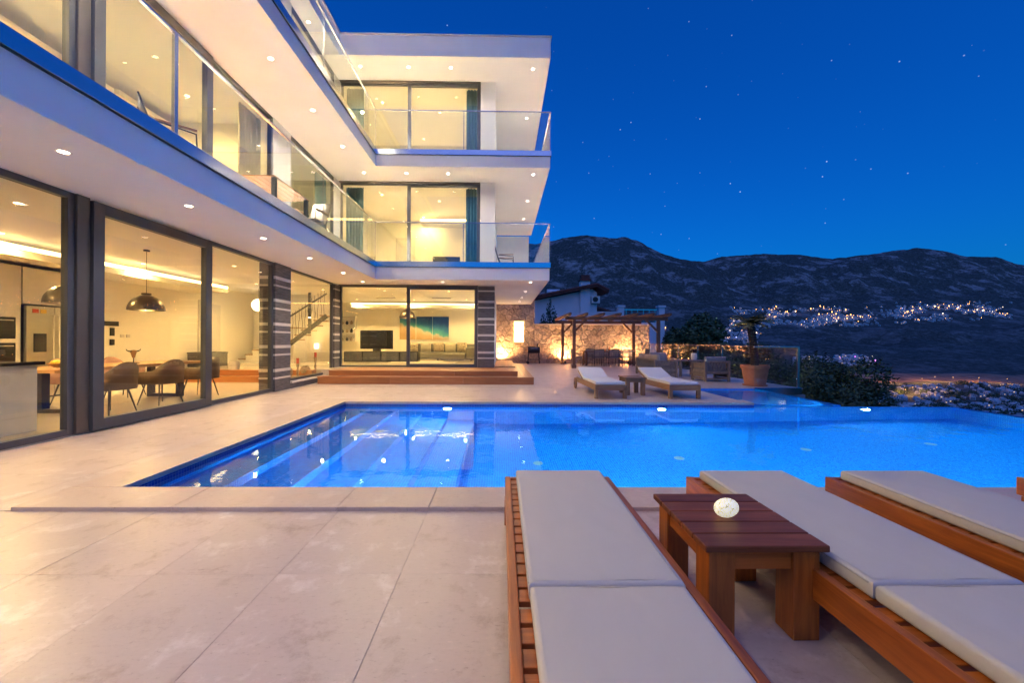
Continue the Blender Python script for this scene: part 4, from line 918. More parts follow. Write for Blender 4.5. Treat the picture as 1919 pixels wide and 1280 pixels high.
# stair window sill: candles and wicker balls
for i, (y_, h_) in enumerate(((10.62, .30), (11.65, .38), (12.75, .52))):
    o = thing('candle_holder', ('turned candle holder with red candle, %s' % ('beside the stone pillar', 'between the two wicker balls', 'tallest, at the wing corner')[i]), 'candle holder', (XF-.42, y_, .20), 0, 'red candles in the stair window')
    MB().lathe([(.001, 0), (.07, 0), (.03, .05), (.045, h_*.4), (.022, h_*.6), (.05, h_*.95), (.05, h_), (.001, h_)], (0, 0, 0), 14).build('stem', 'basket', o, smooth=True, world=False); MB().lathe([(.001, h_+.001), (.038, h_+.001), (.038, h_+.15), (.001, h_+.15)], (0, 0, 0), 12).build('candle', 'red_wax', o, world=False)
V(MB().box(XF-.75, XF-.21, 10.39, 13.05, .05, .199), 'inner_sill', 'inner_floor', .004)
for y_, r_, lb in ((11.1, .15, 'wicker ball beside the shortest red candle'), (12.15, .14, 'wicker ball beside the tallest red candle')):
    m_ = MB()
    for i in range(14):
        ax = Vector((random.gauss(0, 1), random.gauss(0, 1), random.gauss(0, 1))).normalized(); u_ = ax.orthogonal().normalized(); w_ = ax.cross(u_)
        m_.tube([(u_*math.cos(a)+w_*math.sin(a))*r_ for a in [2*PI*k/16 for k in range(17)]], .012, 5)
    q = m_.build('wicker_ball', 'basket', None, smooth=True); q.location = (XF-.45, y_, .20+r_+.013); tag(q, lb, 'ornament')
wl = thing('wall_lamp', 'small glowing wall lamp under the stairs', 'lamp', (-7.6, 16.46, 1.0)); MB().box(-7.66, -7.54, 16.40, 16.495, .92, 1.12).build('shade', 'globe_glow', wl, .01)

# ------------------------------------------------------------------ living room
tv = thing('television', 'wide dark television on a low console', 'television', (-5.2, 17.0, .9)); MB().box(-6.0, -4.62, 16.98, 17.03, .90, 1.70).build('screen', 'black_gloss', tv, .006); MB().box(-5.45, -5.15, 16.92, 17.09, .805, .9).build('stand', 'dark_metal', tv, .004)
co = thing('television_console', 'dark low console under the television', 'console', (-5.3, 17, .36)); MB().box(-6.6, -3.5, 16.75, 17.2, .361, .80).build('body', 'black_gloss', co, .005)
for i in range(4): MB().box(-6.57+i*.77, -5.84+i*.77, 16.735, 16.749, .40, .77).build('drawer_front', 'anthracite', co, .003)
so = thing('living_sofa', 'grey corner sofa with printed pillows in the living room', 'sofa', (-2.8, 18.4, .36))
MB().cushion(-4.4, -1.2, 17.9, 18.9, .44, .72, .06, .02, 12, 6).build('seat', 'sofa_fabric', so, smooth=True); MB().cushion(-4.4, -1.2, 18.85, 19.15, .44, 1.12, .06, .01, 12, 4).build('backrest', 'sofa_fabric', so, smooth=True); MB().cushion(-1.55, -1.15, 17.3, 18.9, .44, .98, .06, .01, 4, 8).build('arm', 'sofa_fabric', so, smooth=True)
MB().cushion(-2.6, -1.6, 17.0, 17.95, .44, .70, .06, .02, 6, 6).build('chaise', 'sofa_fabric', so, smooth=True)
for x_ in (-4.3, -2.9, -1.4):
    for y_ in (18.0, 18.9): MB().box(x_, x_+.06, y_, y_+.06, .362, .441).build('foot', 'dark_metal', so)
for i, x_ in enumerate((-4.15, -3.55, -2.95, -2.4, -1.85)):
    q = MB().cushion(-.24, .24, -.22, .22, -.06, .06, .05, .05, 6, 6); q.v = [(x__*math.cos(.15*(i-2))+0, -.1*y__-z__, y__) for x__, y__, z__ in q.v]; o = q.build('throw_pillow', 'pillow_print' if i % 2 == 0 else 'sheer', None, smooth=True); o.location = (x_, 18.72, .965)
    tag(o, ('throw pillow on the living room sofa, ' + ('printed, at the far left end', 'plain cream, next to the left printed one', 'printed, in the middle', 'plain cream, right of the middle', 'printed, by the sofa arm')[i]), 'pillow', 'pillows on the indoor sofa')
# three canvases of one beach scene seen from above, abstract bands of sea and sand
def canvas_mat(name, off):
    m, t, b = new_mat(name); b.inputs['Roughness'].default_value = .6
    ge = N(t, 'ShaderNodeNewGeometry'); s_ = N(t, 'ShaderNodeSeparateXYZ'); t.links.new(ge.outputs['Position'], s_.inputs[0])
    n = N(t, 'ShaderNodeTexNoise'); n.inputs['Scale'].default_value = 3; n.inputs['Detail'].default_value = 6; t.links.new(ge.outputs['Position'], n.inputs['Vector'])
    a = N(t, 'ShaderNodeMath', operation='MULTIPLY_ADD'); t.links.new(s_.outputs['X'], a.inputs[0]); a.inputs[1].default_value = off[0]; a.inputs[2].default_value = off[1]
    c = N(t, 'ShaderNodeMath', operation='ADD'); t.links.new(a.outputs[0], c.inputs[0]); t.links.new(s_.outputs['Z'], c.inputs[1])
    d = N(t, 'ShaderNodeMath', operation='MULTIPLY_ADD'); t.links.new(n.outputs[0], d.inputs[0]); d.inputs[1].default_value = .45; t.links.new(c.outputs[0], d.inputs[2])
    e = N(t, 'ShaderNodeMapRange'); e.inputs['From Min'].default_value = 1.55; e.inputs['From Max'].default_value = 2.75; t.links.new(d.outputs[0], e.inputs['Value'])
    cc = ramp(t, e.outputs[0], [(0, (.55, .35, .14)), (.33, (.66, .47, .25)), (.44, (.62, .58, .42)), (.52, (.10, .42, .42)), (.72, (.02, .17, .38)), (1, (.012, .05, .24))]); t.links.new(cc, b.inputs['Base Color'])
canvas_mat('canvas', (.30, 1.28))
for i, lb in enumerate(('beach painting panel nearest the shelves, mostly sand yellow', 'middle beach painting panel with sand and turquoise sea', 'beach painting panel nearest the sofa arm with deep blue sea')):
    x0 = -5.04+i*.815
    o = MB().box(x0, x0+.79, 19.74, 19.79, 1.32, 2.46).build('painting', 'canvas', None, .006); tag(o, lb, 'painting', 'beach paintings over the sofa')
sh = thing('wall_shelves', 'white wall shelf unit with ornaments in the living room', 'shelves', (-7.5, 19.6, 1.2))
MB().box(-7.95, -7.15, 19.74, 19.79, 1.2, 2.45).build('back_panel', 'white_gloss', sh)
for x_ in (-7.97, -7.17): MB().box(x_, x_+.04, 19.50, 19.739, 1.2, 2.45).build('upright', 'white_gloss', sh)
for i in range(4): MB().box(-7.929, -7.171, 19.51, 19.739, 1.2+i*.40, 1.235+i*.40).build('shelf', 'white_gloss', sh)
for i in range(3):
    for j in range(3): MB().lathe([(.001, 0), (.05, 0), (.07, .08), (.03, .15+.03*j), (.001, .15+.03*j)], (-7.8+j*.22, 19.62, 1.2365+i*.40), 10).build('ornament', 'dark_metal' if (i+j) % 2 else 'basket', sh, smooth=True)
fl = thing('floor_lamp', 'lit cylinder floor lamp beside the living room sofa', 'lamp', (-.95, 18.9, .36)); MB().lathe([(.001, 0), (.12, 0), (.12, .02), (.012, .025), (.012, .55), (.001, .55)], (0, 0, .001), 14).build('stem', 'dark_metal', fl, world=False); MB().lathe([(.10, .50), (.10, .86)], (0, 0, 0), 16).build('shade', 'globe_glow', fl, world=False); lamp('bulb', 'POINT', (-.95, 18.6, 1.0), 18, YEL, fl, .08)
rg = MB().box(-4.6, -1.9, 16.0, 17.85, .361, .375).build('rug', 'sheer', None, .004); tag(rg, 'pale rug in front of the living room sofa', 'rug')
# upper rooms of the wing
for z_, nm in ((3.52, 'middle'), (6.95, 'top')):
    c_ = thing('bedroom_console', 'dark television console in the %s floor wing room' % nm, 'console', (-2.5, 17.5, z_)); MB().box(-3.3, -1.6, 17.3, 17.79, z_+.005, z_+.62).build('body', 'anthracite', c_, .005)
    MB().box(-3.28, -2.46, 17.285, 17.299, z_+.06, z_+.58).build('drawer_front', 'black_gloss', c_, .003); MB().box(-2.44, -1.62, 17.285, 17.299, z_+.06, z_+.58).build('drawer_front', 'black_gloss', c_, .003)
    t_ = thing('bedroom_television', 'dark flat television in the %s floor wing room' % nm, 'television', (-2.5, 17.5, z_+.62)); MB().box(-3.05, -1.85, 17.55, 17.60, z_+.72, z_+1.45).build('screen', 'black_gloss', t_, .005); MB().box(-2.55, -2.35, 17.5, 17.66, z_+.622, z_+.72).build('stand', 'dark_metal', t_)
# balcony chairs and table
def sling_chair(label, loc, rz):
    o = thing('balcony_chair', label, 'chair', loc, rz, 'sling chairs on the balconies')
    for s_ in (-.28, .28):
        MB().tube([(s_, .30, 0), (s_, .27, .62), (s_, -.25, .66)], .013, 6).build('arm_frame', 'dark_metal', o, smooth=True, world=False); MB().tube([(s_, -.30, 0), (s_, -.05, .42), (s_, .24, .42)], .013, 6).build('leg', 'dark_metal', o, smooth=True, world=False)
        MB().tube([(s_*.92, .26, .42), (s_*.92, -.16, .38), (s_*.92, -.26, .60), (s_*.92, -.40, 1.02)], .013, 6).build('back_frame', 'dark_metal', o, smooth=True, world=False)
        MB().box(s_-.03, s_+.03, -.22, .28, .665, .685).build('armrest', 'oldteak_y', o, .005, world=False)
    m_ = MB(); pts = [(.26, .425), (0, .40), (-.16, .385), (-.22, .48), (-.27, .62), (-.40, 1.02)]
    m_._add([(x_, y_, z_) for y_, z_ in pts for x_ in (-.25, .25)], [(2*i, 2*i+1, 2*i+3, 2*i+2) for i in range(5)]); q = m_.build('sling', 'chair_fabric', o, smooth=True, world=False); s_ = q.modifiers.new('thick', 'SOLIDIFY'); s_.thickness = .012
    return o
sc0 = sling_chair('dark sling chair by the steel balustrade post of the front balcony', (-4.55, 5.55, 3.541), R(-48)); sc0.scale = (.88, .88, .86)
copy_tree(sc0, (-4.25, 8.98, 3.541), R(170), 'dark sling chair across the slatted balcony table'); copy_tree(sc0, (.12, 14.15, 3.541), R(-90), 'dark sling chair on the middle floor wing balcony').scale = (1, 1, 1.1); copy_tree(sc0, (.10, 14.15, 6.971), R(-90), 'dark sling chair on the top floor wing balcony').scale = (1, 1, 1.1)
bt_ = thing('balcony_table', 'orange slatted wooden table on the front balcony', 'table', (-4.55, 7.9, 3.525))
for i in range(7): MB().box(-4.95+i*.12, -4.84+i*.12, 7.25, 8.55, 4.215, 4.24).build('slat', 'deck_y', bt_, .003)
for x_ in (-4.95, -4.19):
    for y_ in (7.27, 8.45): MB().box(x_, x_+.07, y_, y_+.07, 3.541, 4.214).build('leg', 'dark_metal', bt_)

# ------------------------------------------------------------------ neighbour house behind the wall
nh = thing('neighbour_house', 'white neighbour house with red tiled gable roof and chimney', 'house', (5, 36, -2))
YN = 34.0
g_ = MB().prismy([(-4, -2), (8.15, -2), (8.15, 5.5), (7.75, 5.78), (-4, 3.35)], YN, YN+9); g_.build('gable_wall', 'neighbour_wall', nh)
roof = MB()
def slab(x0, z0, x1, z1, y0, y1, th): roof._add([(x0, y0, z0), (x1, y0, z1), (x1, y1, z1), (x0, y1, z0), (x0, y0, z0+th), (x1, y0, z1+th), (x1, y1, z1+th), (x0, y1, z0+th)], [(0, 3, 2, 1), (4, 5, 6, 7), (0, 1, 5, 4), (1, 2, 6, 5), (2, 3, 7, 6), (3, 0, 4, 7)])
slab(-4.6, 3.30, 8.0, 5.92, YN-.7, YN+9.6, .16); slab(8.0, 5.92, 9.0, 5.42, YN-.7, YN+9.6, .16)
ro = roof.build('roof', 'roof_tile', nh)
def tile_row(x0, z0, x1, z1, y_, n):
    for i in range(n):
        a, b_ = i/n, (i+1)/n+.006; p0 = Vector((x0+(x1-x0)*a, y_, z0+(z1-z0)*a)); p1 = Vector((x0+(x1-x0)*b_, y_, z0+(z1-z0)*b_))
        MB().tube([p0, p1], [.125, .10], 10).build('verge_tile', 'roof_tile', ro, smooth=True)
tile_row(-4.6, 3.50, 8.0, 6.12, YN-.66, 30); tile_row(9.0, 5.62, 8.0, 6.12, YN-.66, 3)
for k in range(1, 22):          # rows of pan tiles running down the slope
    y_ = YN-.66+k*.46; MB().tube([(-4.6, y_, 3.48), (8.0, y_, 6.10)], .10, 8).build('tile_row', 'roof_tile', ro, smooth=True); MB().tube([(9.0, y_, 5.60), (8.0, y_, 6.10)], .10, 8).build('tile_row', 'roof_tile', ro, smooth=True)
ch = MB().box(6.68, 7.5, YN-.25, YN-.002, -1, 6.45).build('chimney', 'neighbour_wall', nh); MB().box(6.62, 7.56, YN-.4, YN+.5, 6.451, 6.60).build('chimney_cap', 'roof_tile', ch); MB().box(6.72, 7.46, YN-.3, YN+.4, 6.60, 6.95).build('chimney_cap', 'roof_tile', ch)
MB().box(6.70, 7.48, YN+.0, YN+.5, 5.6, 6.45).build('chimney_stack', 'neighbour_wall', ch)
ac = MB().box(7.62, 8.32, YN-.38, YN-.03, 4.55, 5.15).build('air_conditioner', 'white_gloss', nh, .01); fan = MB().lathe([(.001, 0), (.2, 0), (.23, .01), (.23, .0)], (0, 0, 0), 18); fan.v = [(7.93+x_, YN-.383-z_, 4.86+y_) for x_, y_, z_ in fan.v]; fan.build('fan_grille', 'dark_metal', ac)
sl = MB(); sl_ = nh
MB().box(-4, 5.2, YN+10, YN+11, 3, 4.9).build('rear_wall', 'neighbour_wall', nh)
r2 = MB(); roof = r2; slab(-4.6, 3.9, 6.2, 5.6, YN+9.7, YN+13, .2); r2.build('rear_roof', 'roof_tile', nh)
MB().box(8.16, 10.0, YN+.1, YN+.4, -2, 3.75).build('balcony_wall', 'neighbour_wall', nh); MB().box(8.16, 10.0, YN+.02, YN+.48, 3.751, 3.86).build('balcony_coping', 'neighbour_wall', nh)
r3 = MB(); roof = r3; slab(8.16, 4.65, 10.2, 4.05, YN+3, YN+8, .15); r3.build('porch_roof', 'roof_tile', nh)
for x_ in (10.0, 13.5):
    MB().box(x_, x_+.5, YN, YN+.5, -2, 4.25).build('balcony_pillar', 'neighbour_wall', nh); MB().box(x_-.08, x_+.58, YN-.08, YN+.58, 4.251, 4.42).build('pillar_cap', 'neighbour_wall', nh)
MB().box(10.5, 13.5, YN+.1, YN+.4, -2, 2.95).build('balcony_wall', 'neighbour_wall', nh); MB().box(10.5, 13.5, YN+.22, YN+.27, 4.02, 4.10).build('balcony_rail', 'steel', nh)
for i in range(6): MB().box(10.72+i*.5, 10.76+i*.5, YN+.22, YN+.26, 2.951, 4.02).build('balcony_baluster', 'steel', nh)
MB().box(10.5, 13.5, YN+.23, YN+.25, 3.3, 3.34).build('balcony_rail', 'steel', nh)
sw_ = thing('solar_heater', 'blue solar water heater on the neighbour roof', 'water heater', (4.9, 37, 5.3)); MB().box(4.2, 5.7, 36.6, 38.0, 5.42, 5.50).build('panel', 'mosaic_dark', sw_); MB().tube([(4.3, 37.9, 6.0), (5.5, 37.9, 6.0)], .25, 14).build('tank', 'neighbour_wall', sw_, smooth=True)
for x_ in (4.4, 5.4): MB().bar((x_, 37.9, 5.4), (x_, 37.9, 5.8), .05).build('stand', 'steel', sw_)

# ------------------------------------------------------------------ trees
def leaves(blobs, n, size, mat, parent, name='crown', up=.3):
    V_ = []; F_ = []; w_ = np.array([b_[3]*b_[4]*b_[5] for b_ in blobs]); w_ = w_/w_.sum()
    which = rng.choice(len(blobs), n, p=w_); k = 0
    for i in range(n):
        cx_, cy_, cz_, rx, ry, rz = blobs[which[i]]; d = rng.normal(size=3); d /= np.linalg.norm(d); r_ = rng.uniform(.45, 1.0)**.5*(1+.16*math.sin(d[0]*7+d[1]*5)*math.cos(d[2]*6))
        c = np.array([cx_+d[0]*rx*r_, cy_+d[1]*ry*r_, cz_+d[2]*rz*r_]); a = rng.normal(size=3); a[2] = a[2]*.6+up; a /= np.linalg.norm(a); b_ = np.cross(a, d+rng.normal(size=3)*.3); b_ /= (np.linalg.norm(b_)+1e-6); s_ = size*rng.uniform(.6, 1.3)
        V_ += [tuple(c-a*s_), tuple(c+b_*s_*.42), tuple(c+a*s_), tuple(c-b_*s_*.42)]; F_.append((k, k+1, k+2, k+3)); k += 4
    o_ = wloc(parent); me = bpy.data.meshes.new(name); me.from_pydata([(x_-o_.x, y_-o_.y, z_-o_.z) for x_, y_, z_ in V_], [], F_); me.materials.append(MATS[mat]); ob = bpy.data.objects.new(name, me); col.objects.link(ob); ob.parent = parent; return ob
def tree(name, label, base, blobs, n, size, mat, r0=.16, group='trees beyond the balustrade'):
    o = thing(name, label, 'tree', base, 0, group); bx, by, bz = base
    cz_ = sum(b_[2] for b_ in blobs)/len(blobs); cx_ = sum(b_[0] for b_ in blobs)/len(blobs); cy_ = sum(b_[1] for b_ in blobs)/len(blobs)
    fork = Vector((bx+(cx_-bx)*.4, by+(cy_-by)*.4, bz+(cz_-bz)*.55))
    tk = MB().tube([(bx, by, bz-.3), ((bx+fork.x)/2+.08, (by+fork.y)/2, (bz+fork.z)/2), fork], [r0*1.3, r0, r0*.8], 8).build('trunk', 'bark', o, smooth=True)
    for b_ in blobs: MB().tube([fork, Vector(b_[:3]).lerp(fork, .4)+Vector((.1, .1, .15)), b_[:3]], [r0*.6, r0*.4, r0*.15], 6).build('limb', 'bark', tk, smooth=True)
    leaves(blobs, n, size, mat, o); return o
def blobset(cx_, cy_, cz_, rx, ry, rz, n, f_=.5):
    out = []
    for i in range(n):
        a = i*2.4; q = random.uniform(.35, .8); out.append((cx_+rx*q*math.cos(a), cy_+ry*q*math.sin(a), cz_+rz*random.uniform(-.6, .62), rx*random.uniform(.32, f_), ry*random.uniform(.32, f_), rz*random.uniform(.3, f_)))
    return out
tree('citrus_tree', 'leafy green tree beyond the balustrade behind the lounge seats', (13.4, 27.5, -4), blobset(13.5, 27.5, .8, 2.6, 2.0, 2.6, 14), 12000, .16, 'leaf')
tree('citrus_tree', 'lower spreading tree sloping down beside the valley town', (16.6, 28.5, -4.5), blobset(16.6, 28.5, -.6, 2.6, 2.0, 2.0, 10), 8000, .16, 'leaf_dark')
tree('dark_tree', 'dark dense tree seen through the balustrade glass', (11.6, 19.5, -4.5), blobset(11.5, 19.5, -1.3, 2.0, 2.6, 2.1, 11), 14000, .10, 'leaf_dark')
tree('dark_tree', 'big dark leafy tree below the corner of the balustrade', (12.0, 14.0, -6), blobset(11.9, 14.3, -1.15, 2.1, 1.8, 2.0, 16), 24000, .075, 'leaf_dark')
tree('dark_tree', 'small dark leafy tree at the valley end of the hedge', (13.6, 13.0, -6), blobset(13.4, 13.2, -2.5, 1.4, 1.4, 1.4, 10), 10000, .075, 'leaf')
# spiky junipers by the neighbour house
def juniper(label, base, h, r_):
    o = thing('juniper', label, 'tree', base, 0, 'junipers behind the stone wall'); bx, by, bz = base
    MB().tube([(bx, by, bz), (bx, by, bz+h*.9)], [.1, .02], 7).build('trunk', 'bark', o)
    bl = []
    for i in range(26):
        f_ = i/25; a = i*2.4; rr = r_*(1-f_)*.75; L = r_*(1.05-f_)*.55+.14
        bl.append((bx+rr*math.cos(a), by+rr*math.sin(a), bz+h*(.05+.9*f_), L*.40, L*.40, L*1.0))
    leaves(bl, 9000, .085, 'leaf_juniper', o, up=1.2)
juniper('tall spiky juniper against the neighbour house wall', (3.15, 26.0, -.5), 4.75, 1.75); juniper('small spiky juniper tip behind the stone wall', (4.7, 26.4, -.5), 3.35, .7)

# ------------------------------------------------------------------ terrain: valley, slopes, mountains
RIDGE = [(-6000, 470), (-2500, 430), (-900, 445), (-200, 420), (500, 440), (900, 470), (1000, 456), (1032, 452), (1100, 440), (1130, 444), (1165, 443), (1200, 455), (1240, 474), (1275, 484), (1320, 485), (1360, 478), (1420, 473), (1500, 473), (1540, 480), (1565, 484), (1620, 471), (1680, 461), (1730, 457), (1780, 462), (1815, 472), (1850, 474), (1880, 475), (1919, 490), (2100, 500), (2600, 470), (4000, 500), (9000, 480)]
PROF = [(0, -8), (40, -9), (120, -28), (300, -70), (450, -92), (700, -108), (900, -107), (1100, -105), (1300, -86), (1800, 2), (2300, 109), (2700, 236), (3200, 408)]
def interp(tab, x_):
    if x_ <= tab[0][0]: return tab[0][1]
    for (a, b_), (c, d) in zip(tab, tab[1:]):
        if x_ <= c: f_ = (x_-a)/(c-a); return b_+(d-b_)*f_
    return tab[-1][1]
def sm(a, b_, x_): f_ = min(1, max(0, (x_-a)/(b_-a))); return f_*f_*(3-2*f_)
def terrain(az, d):
    # az: bearing from the terrace's axis; d: distance forward of the terrace (rings round the hill elsewhere)
    X_ = d*math.tan(az) if abs(az) < 1.15 else d*math.tan(1.15)*math.copysign(1, az); px = 940+746*math.tan(max(-1.35, min(1.35, az)))
    DR = 4200
    hr = 1.25+(640-interp(RIDGE, px))/746*DR
    if d <= 3200: h = interp(PROF, d)
    elif d <= DR: f_ = (d-3200)/(DR-3200); h = 408+(hr-408)*(f_**.9)
    else: h = hr-(d-DR)*.28
    if d > 1250:
        k = sm(1250, 2000, d)*(1-sm(DR*.9, DR*1.05, d))
        q = noise.fractal(Vector((X_/520, d/620, 3.3)), 1.0, 2.1, 6); rdg = 1-abs(noise.fractal(Vector((X_/800+7, d/1500, 1.7)), .9, 2.0, 5))
        tw = sm(1330, 1400, px)*(1-sm(1925, 1990, px))*sm(2000, 2200, d)*(1-sm(2850, 3050, d))
        h += k*(q*75+(rdg-.7)*90)*min(1, d/2600)*(1-.8*tw)
    if d > DR*.9: h += 22*noise.fractal(Vector((X_/260, d/260, 9.1)), 1.0, 2.1, 5)*sm(DR*.9, DR, d)
    if 200 < d < 1250: h += 6*noise.noise(Vector((X_/140, d/140, .4)))
    if d < 80: 
        s_ = sm(.30, .46, az) if az > 0 else 0
        near = -1.2*(1-s_)+h*s_; f_ = sm(45, 80, d); h = near*(1-f_)+h*f_; h = min(h, -.62); g_ = 1-sm(24, 27, d); h = min(h, -.62-4*g_)
    return h
azs = sorted(set([round(x_, 5) for x_ in list(np.linspace(.05, .95, 330))+list(np.linspace(-1.45, .05, 60))+list(np.linspace(.95, 1.45, 40))]))
ds = [0.5, 10, 22, 24, 27, 32, 45, 60, 80, 110, 160, 230, 320, 430, 560]+list(np.linspace(650, 1250, 34))+list(np.linspace(1270, 3200, 80))+list(np.linspace(3225, 4200, 44))+[4230, 4280, 4350, 4500, 4800, 5400, 7000]
tv_ = []; tf = []; na = len(azs)
for d in ds:
    for az in azs: tv_.append((d*math.tan(az), d, terrain(az, d)))
for i in range(len(ds)-1):
    for j in range(na-1): tf.append((i*na+j, i*na+j+1, (i+1)*na+j+1, (i+1)*na+j))
me = bpy.data.meshes.new('hillside'); me.from_pydata(tv_, [], tf)
for p_ in me.polygons: p_.use_smooth = True
m, t, b = new_mat('hill'); b.inputs['Roughness'].default_value = .95; b.inputs['Specular IOR Level'].default_value = .1
ge = N(t, 'ShaderNodeNewGeometry'); sxyz = N(t, 'ShaderNodeSeparateXYZ'); t.links.new(ge.outputs['Position'], sxyz.inputs[0])
def nz(scale, detail=8, rough=.6, dist=0):
    n = N(t, 'ShaderNodeTexNoise'); n.inputs['Scale'].default_value = scale; n.inputs['Detail'].default_value = detail; n.inputs['Roughness'].default_value = rough; n.inputs['Distortion'].default_value = dist
    t.links.new(ge.outputs['Position'], n.inputs['Vector']); return n.outputs[0]
scrub = ramp(t, nz(.05, 9, .8), [(.33, (.028, .036, .030)), (.52, (.085, .095, .08)), (.66, (.22, .205, .19))])
rockc = ramp(t, nz(.02, 10, .72), [(.3, (.12, .11, .105)), (.5, (.31, .28, .26)), (.7, (.50, .45, .42))])
rockm = ramp(t, nz(.0052, 13, .78, .3), [(.52, (0, 0, 0)), (.575, (1, 1, 1))])
hmask = N(t, 'ShaderNodeMapRange'); hmask.inputs['From Min'].default_value = -60; hmask.inputs['From Max'].default_value = 520; hmask.inputs['To Min'].default_value = .28; hmask.inputs['To Max'].default_value = 1; t.links.new(sxyz.outputs['Z'], hmask.inputs['Value'])
mm = N(t, 'ShaderNodeMath', operation='MULTIPLY'); t.links.new(rockm, mm.inputs[0]); t.links.new(hmask.outputs[0], mm.inputs[1])
mx = N(t, 'ShaderNodeMix', data_type='RGBA'); t.links.new(mm.outputs[0], mx.inputs['Factor']); t.links.new(scrub, mx.inputs['A']); t.links.new(rockc, mx.inputs['B'])
# bare reddish cutting at the foot of the slope
cut = N(t, 'ShaderNodeMapRange'); cut.inputs['From Min'].default_value = 1085; cut.inputs['From Max'].default_value = 1100; t.links.new(sxyz.outputs['Y'], cut.inputs['Value'])
ny = N(t, 'ShaderNodeMath', operation='MULTIPLY_ADD'); t.links.new(nz(.006, 4), ny.inputs[0]); ny.inputs[1].default_value = 190; t.links.new(sxyz.outputs['Y'], ny.inputs[2])
cut2 = N(t, 'ShaderNodeMapRange'); cut2.inputs['From Min'].default_value = 1330; cut2.inputs['From Max'].default_value = 1315; t.links.new(ny.outputs[0], cut2.inputs['Value'])
xm = N(t, 'ShaderNodeMapRange'); xm.inputs['From Min'].default_value = 1000; xm.inputs['From Max'].default_value = 1060; t.links.new(sxyz.outputs['X'], xm.inputs['Value'])
c1_ = N(t, 'ShaderNodeMath', operation='MULTIPLY'); t.links.new(cut.outputs[0], c1_.inputs[0]); t.links.new(cut2.outputs[0], c1_.inputs[1])
c2_ = N(t, 'ShaderNodeMath', operation='MULTIPLY'); t.links.new(c1_.outputs[0], c2_.inputs[0]); t.links.new(xm.outputs[0], c2_.inputs[1])
earth = ramp(t, nz(.03, 8, .7), [(.3, (.24, .12, .08)), (.6, (.46, .27, .19)), (.75, (.55, .36, .27))])
mx2 = N(t, 'ShaderNodeMix', data_type='RGBA'); t.links.new(c2_.outputs[0], mx2.inputs['Factor']); t.links.new(mx.outputs['Result'], mx2.inputs['A']); t.links.new(earth, mx2.inputs['B'])
t.links.new(mx2.outputs['Result'], b.inputs['Base Color']); bump(t, b, nz(.03, 10, .7), 1.0, 6)
me.materials.append(m); hill = bpy.data.objects.new('hillside', me); col.objects.link(hill); tag(hill, 'scrubby hillside and rocky mountains round the valley', None, None, 'structure')
bk = MB().box(-6000, 6000, -6000, -5.5, -40, -1.0).build('rear_ground', 'hill'); tag(bk, 'dark ground behind the villa', None, None, 'structure')

# ------------------------------------------------------------------ towns: every house its own object
emat('window_lit', (1, .62, .3), 1.3); pmat('town_wall', (.56, .56, .56), (.46, .46, .46), .08, .8, objvar=.25); pmat('town_glass', (.03, .035, .05), None, 1, .3)
def house_mesh(k):
    r_ = random.Random(k); m_ = MB(); mi = []
    w_, d_, h_ = r_.uniform(.8, 1.3), r_.uniform(.7, 1.1), r_.uniform(.55, .95)
    m_.box(-w_/2, w_/2, -d_/2, d_/2, -.4, h_); m_.box(-w_/2+.08, w_*.1, -d_/2+.15, d_/2-.1, h_, h_+.32); mi += [0]*12
    for z_ in ((.12, h_*.55) if h_ > .7 else (.2,)):
        for i in range(3):
            x0 = -w_/2+.1+i*(w_-.2)/3; m_.box(x0, x0+.17, -d_/2-.012, -d_/2+.01, z_, z_+.2); mi += [(2 if (k*7+i*3+int(z_*10)) % 9 == 0 else 1)]*6
    me = m_.mesh('house', ['town_wall', 'town_glass', 'window_lit'])
    for p_, q in zip(me.polygons, mi): p_.material_index = q
    return me, m_, mi
HM = [house_mesh(k) for k in range(8)]
def spot(pxa, pxb, da, db, shape=None):
    for _ in range(200):
        px = random.uniform(pxa, pxb); d = random.uniform(da, db)
        if shape is None or random.random() < shape(px, d): break
    az = math.atan((px-940)/746); return az, d
def bell(c, s_, lo=0): return lambda px, d: max(lo, math.exp(-((d-c(px))/s_)**2))*sm(-.12, .25, noise.noise(Vector((px/48, d/150, 2.2)))+.10)*(.15+.85*sm(8, 34, abs(px-1660)))
TOWNS = [('white house in the valley town below the pool edge', 'houses of the valley town', 110, (1655, 1935), (470, 1010), None, 8, .22),
         ('pale house on the spur with coloured lights', 'houses on the lit spur', 26, (1495, 1640), (1340, 1500), None, 12, .5),
         ('white house of the hillside town across the valley', 'houses of the hillside town', 130, (1372, 1665), (2200, 2790), bell(lambda p_: 2490-.3*abs(p_-1540), 200), 11, 1.0),
         ('white house of the smaller hillside town below the bare rock', 'houses of the second hillside town', 90, (1660, 1915), (2330, 2900), bell(lambda p_: 2600+.25*(p_-1660), 180), 11, 1.0),
         ('white house on the slope between pergola and palm', 'houses on the near slope', 60, (1228, 1425), (1780, 2350), bell(lambda p_: 2270-1.5*(p_-1228)+0*p_, 140), 10, .8)]
more = [[], []]; lights = []
for lb, grp, n, (xa, xb), (da, db), shp, size, hs in TOWNS:
    nind = int(n*.7)
    for i in range(int(n*(2.2 if 'valley' in lb and n == 110 else 5.5))):
        az, d = spot(xa, xb, da, db, shp); z_ = terrain(az, d); X_ = d*math.tan(az); s_ = size*random.uniform(.7, 1.3); rz = -az+random.uniform(-.5, .5)
        if i < nind:
            o = bpy.data.objects.new('town_house', HM[i % 8][0]); col.objects.link(o); o.location = (X_, d, z_); o.scale = (s_, s_, s_*.8); o.rotation_euler = (0, 0, rz); tag(o, lb, 'house', grp)
        else: more[0].append((X_, d, z_, s_, rz, i % 8))
        if random.random() < hs*.14: lights.append((X_+random.uniform(-s_, s_), d-s_*1.2, z_+s_*.8, d, 'pink' if 'coloured' in lb and random.random() < .5 else None))
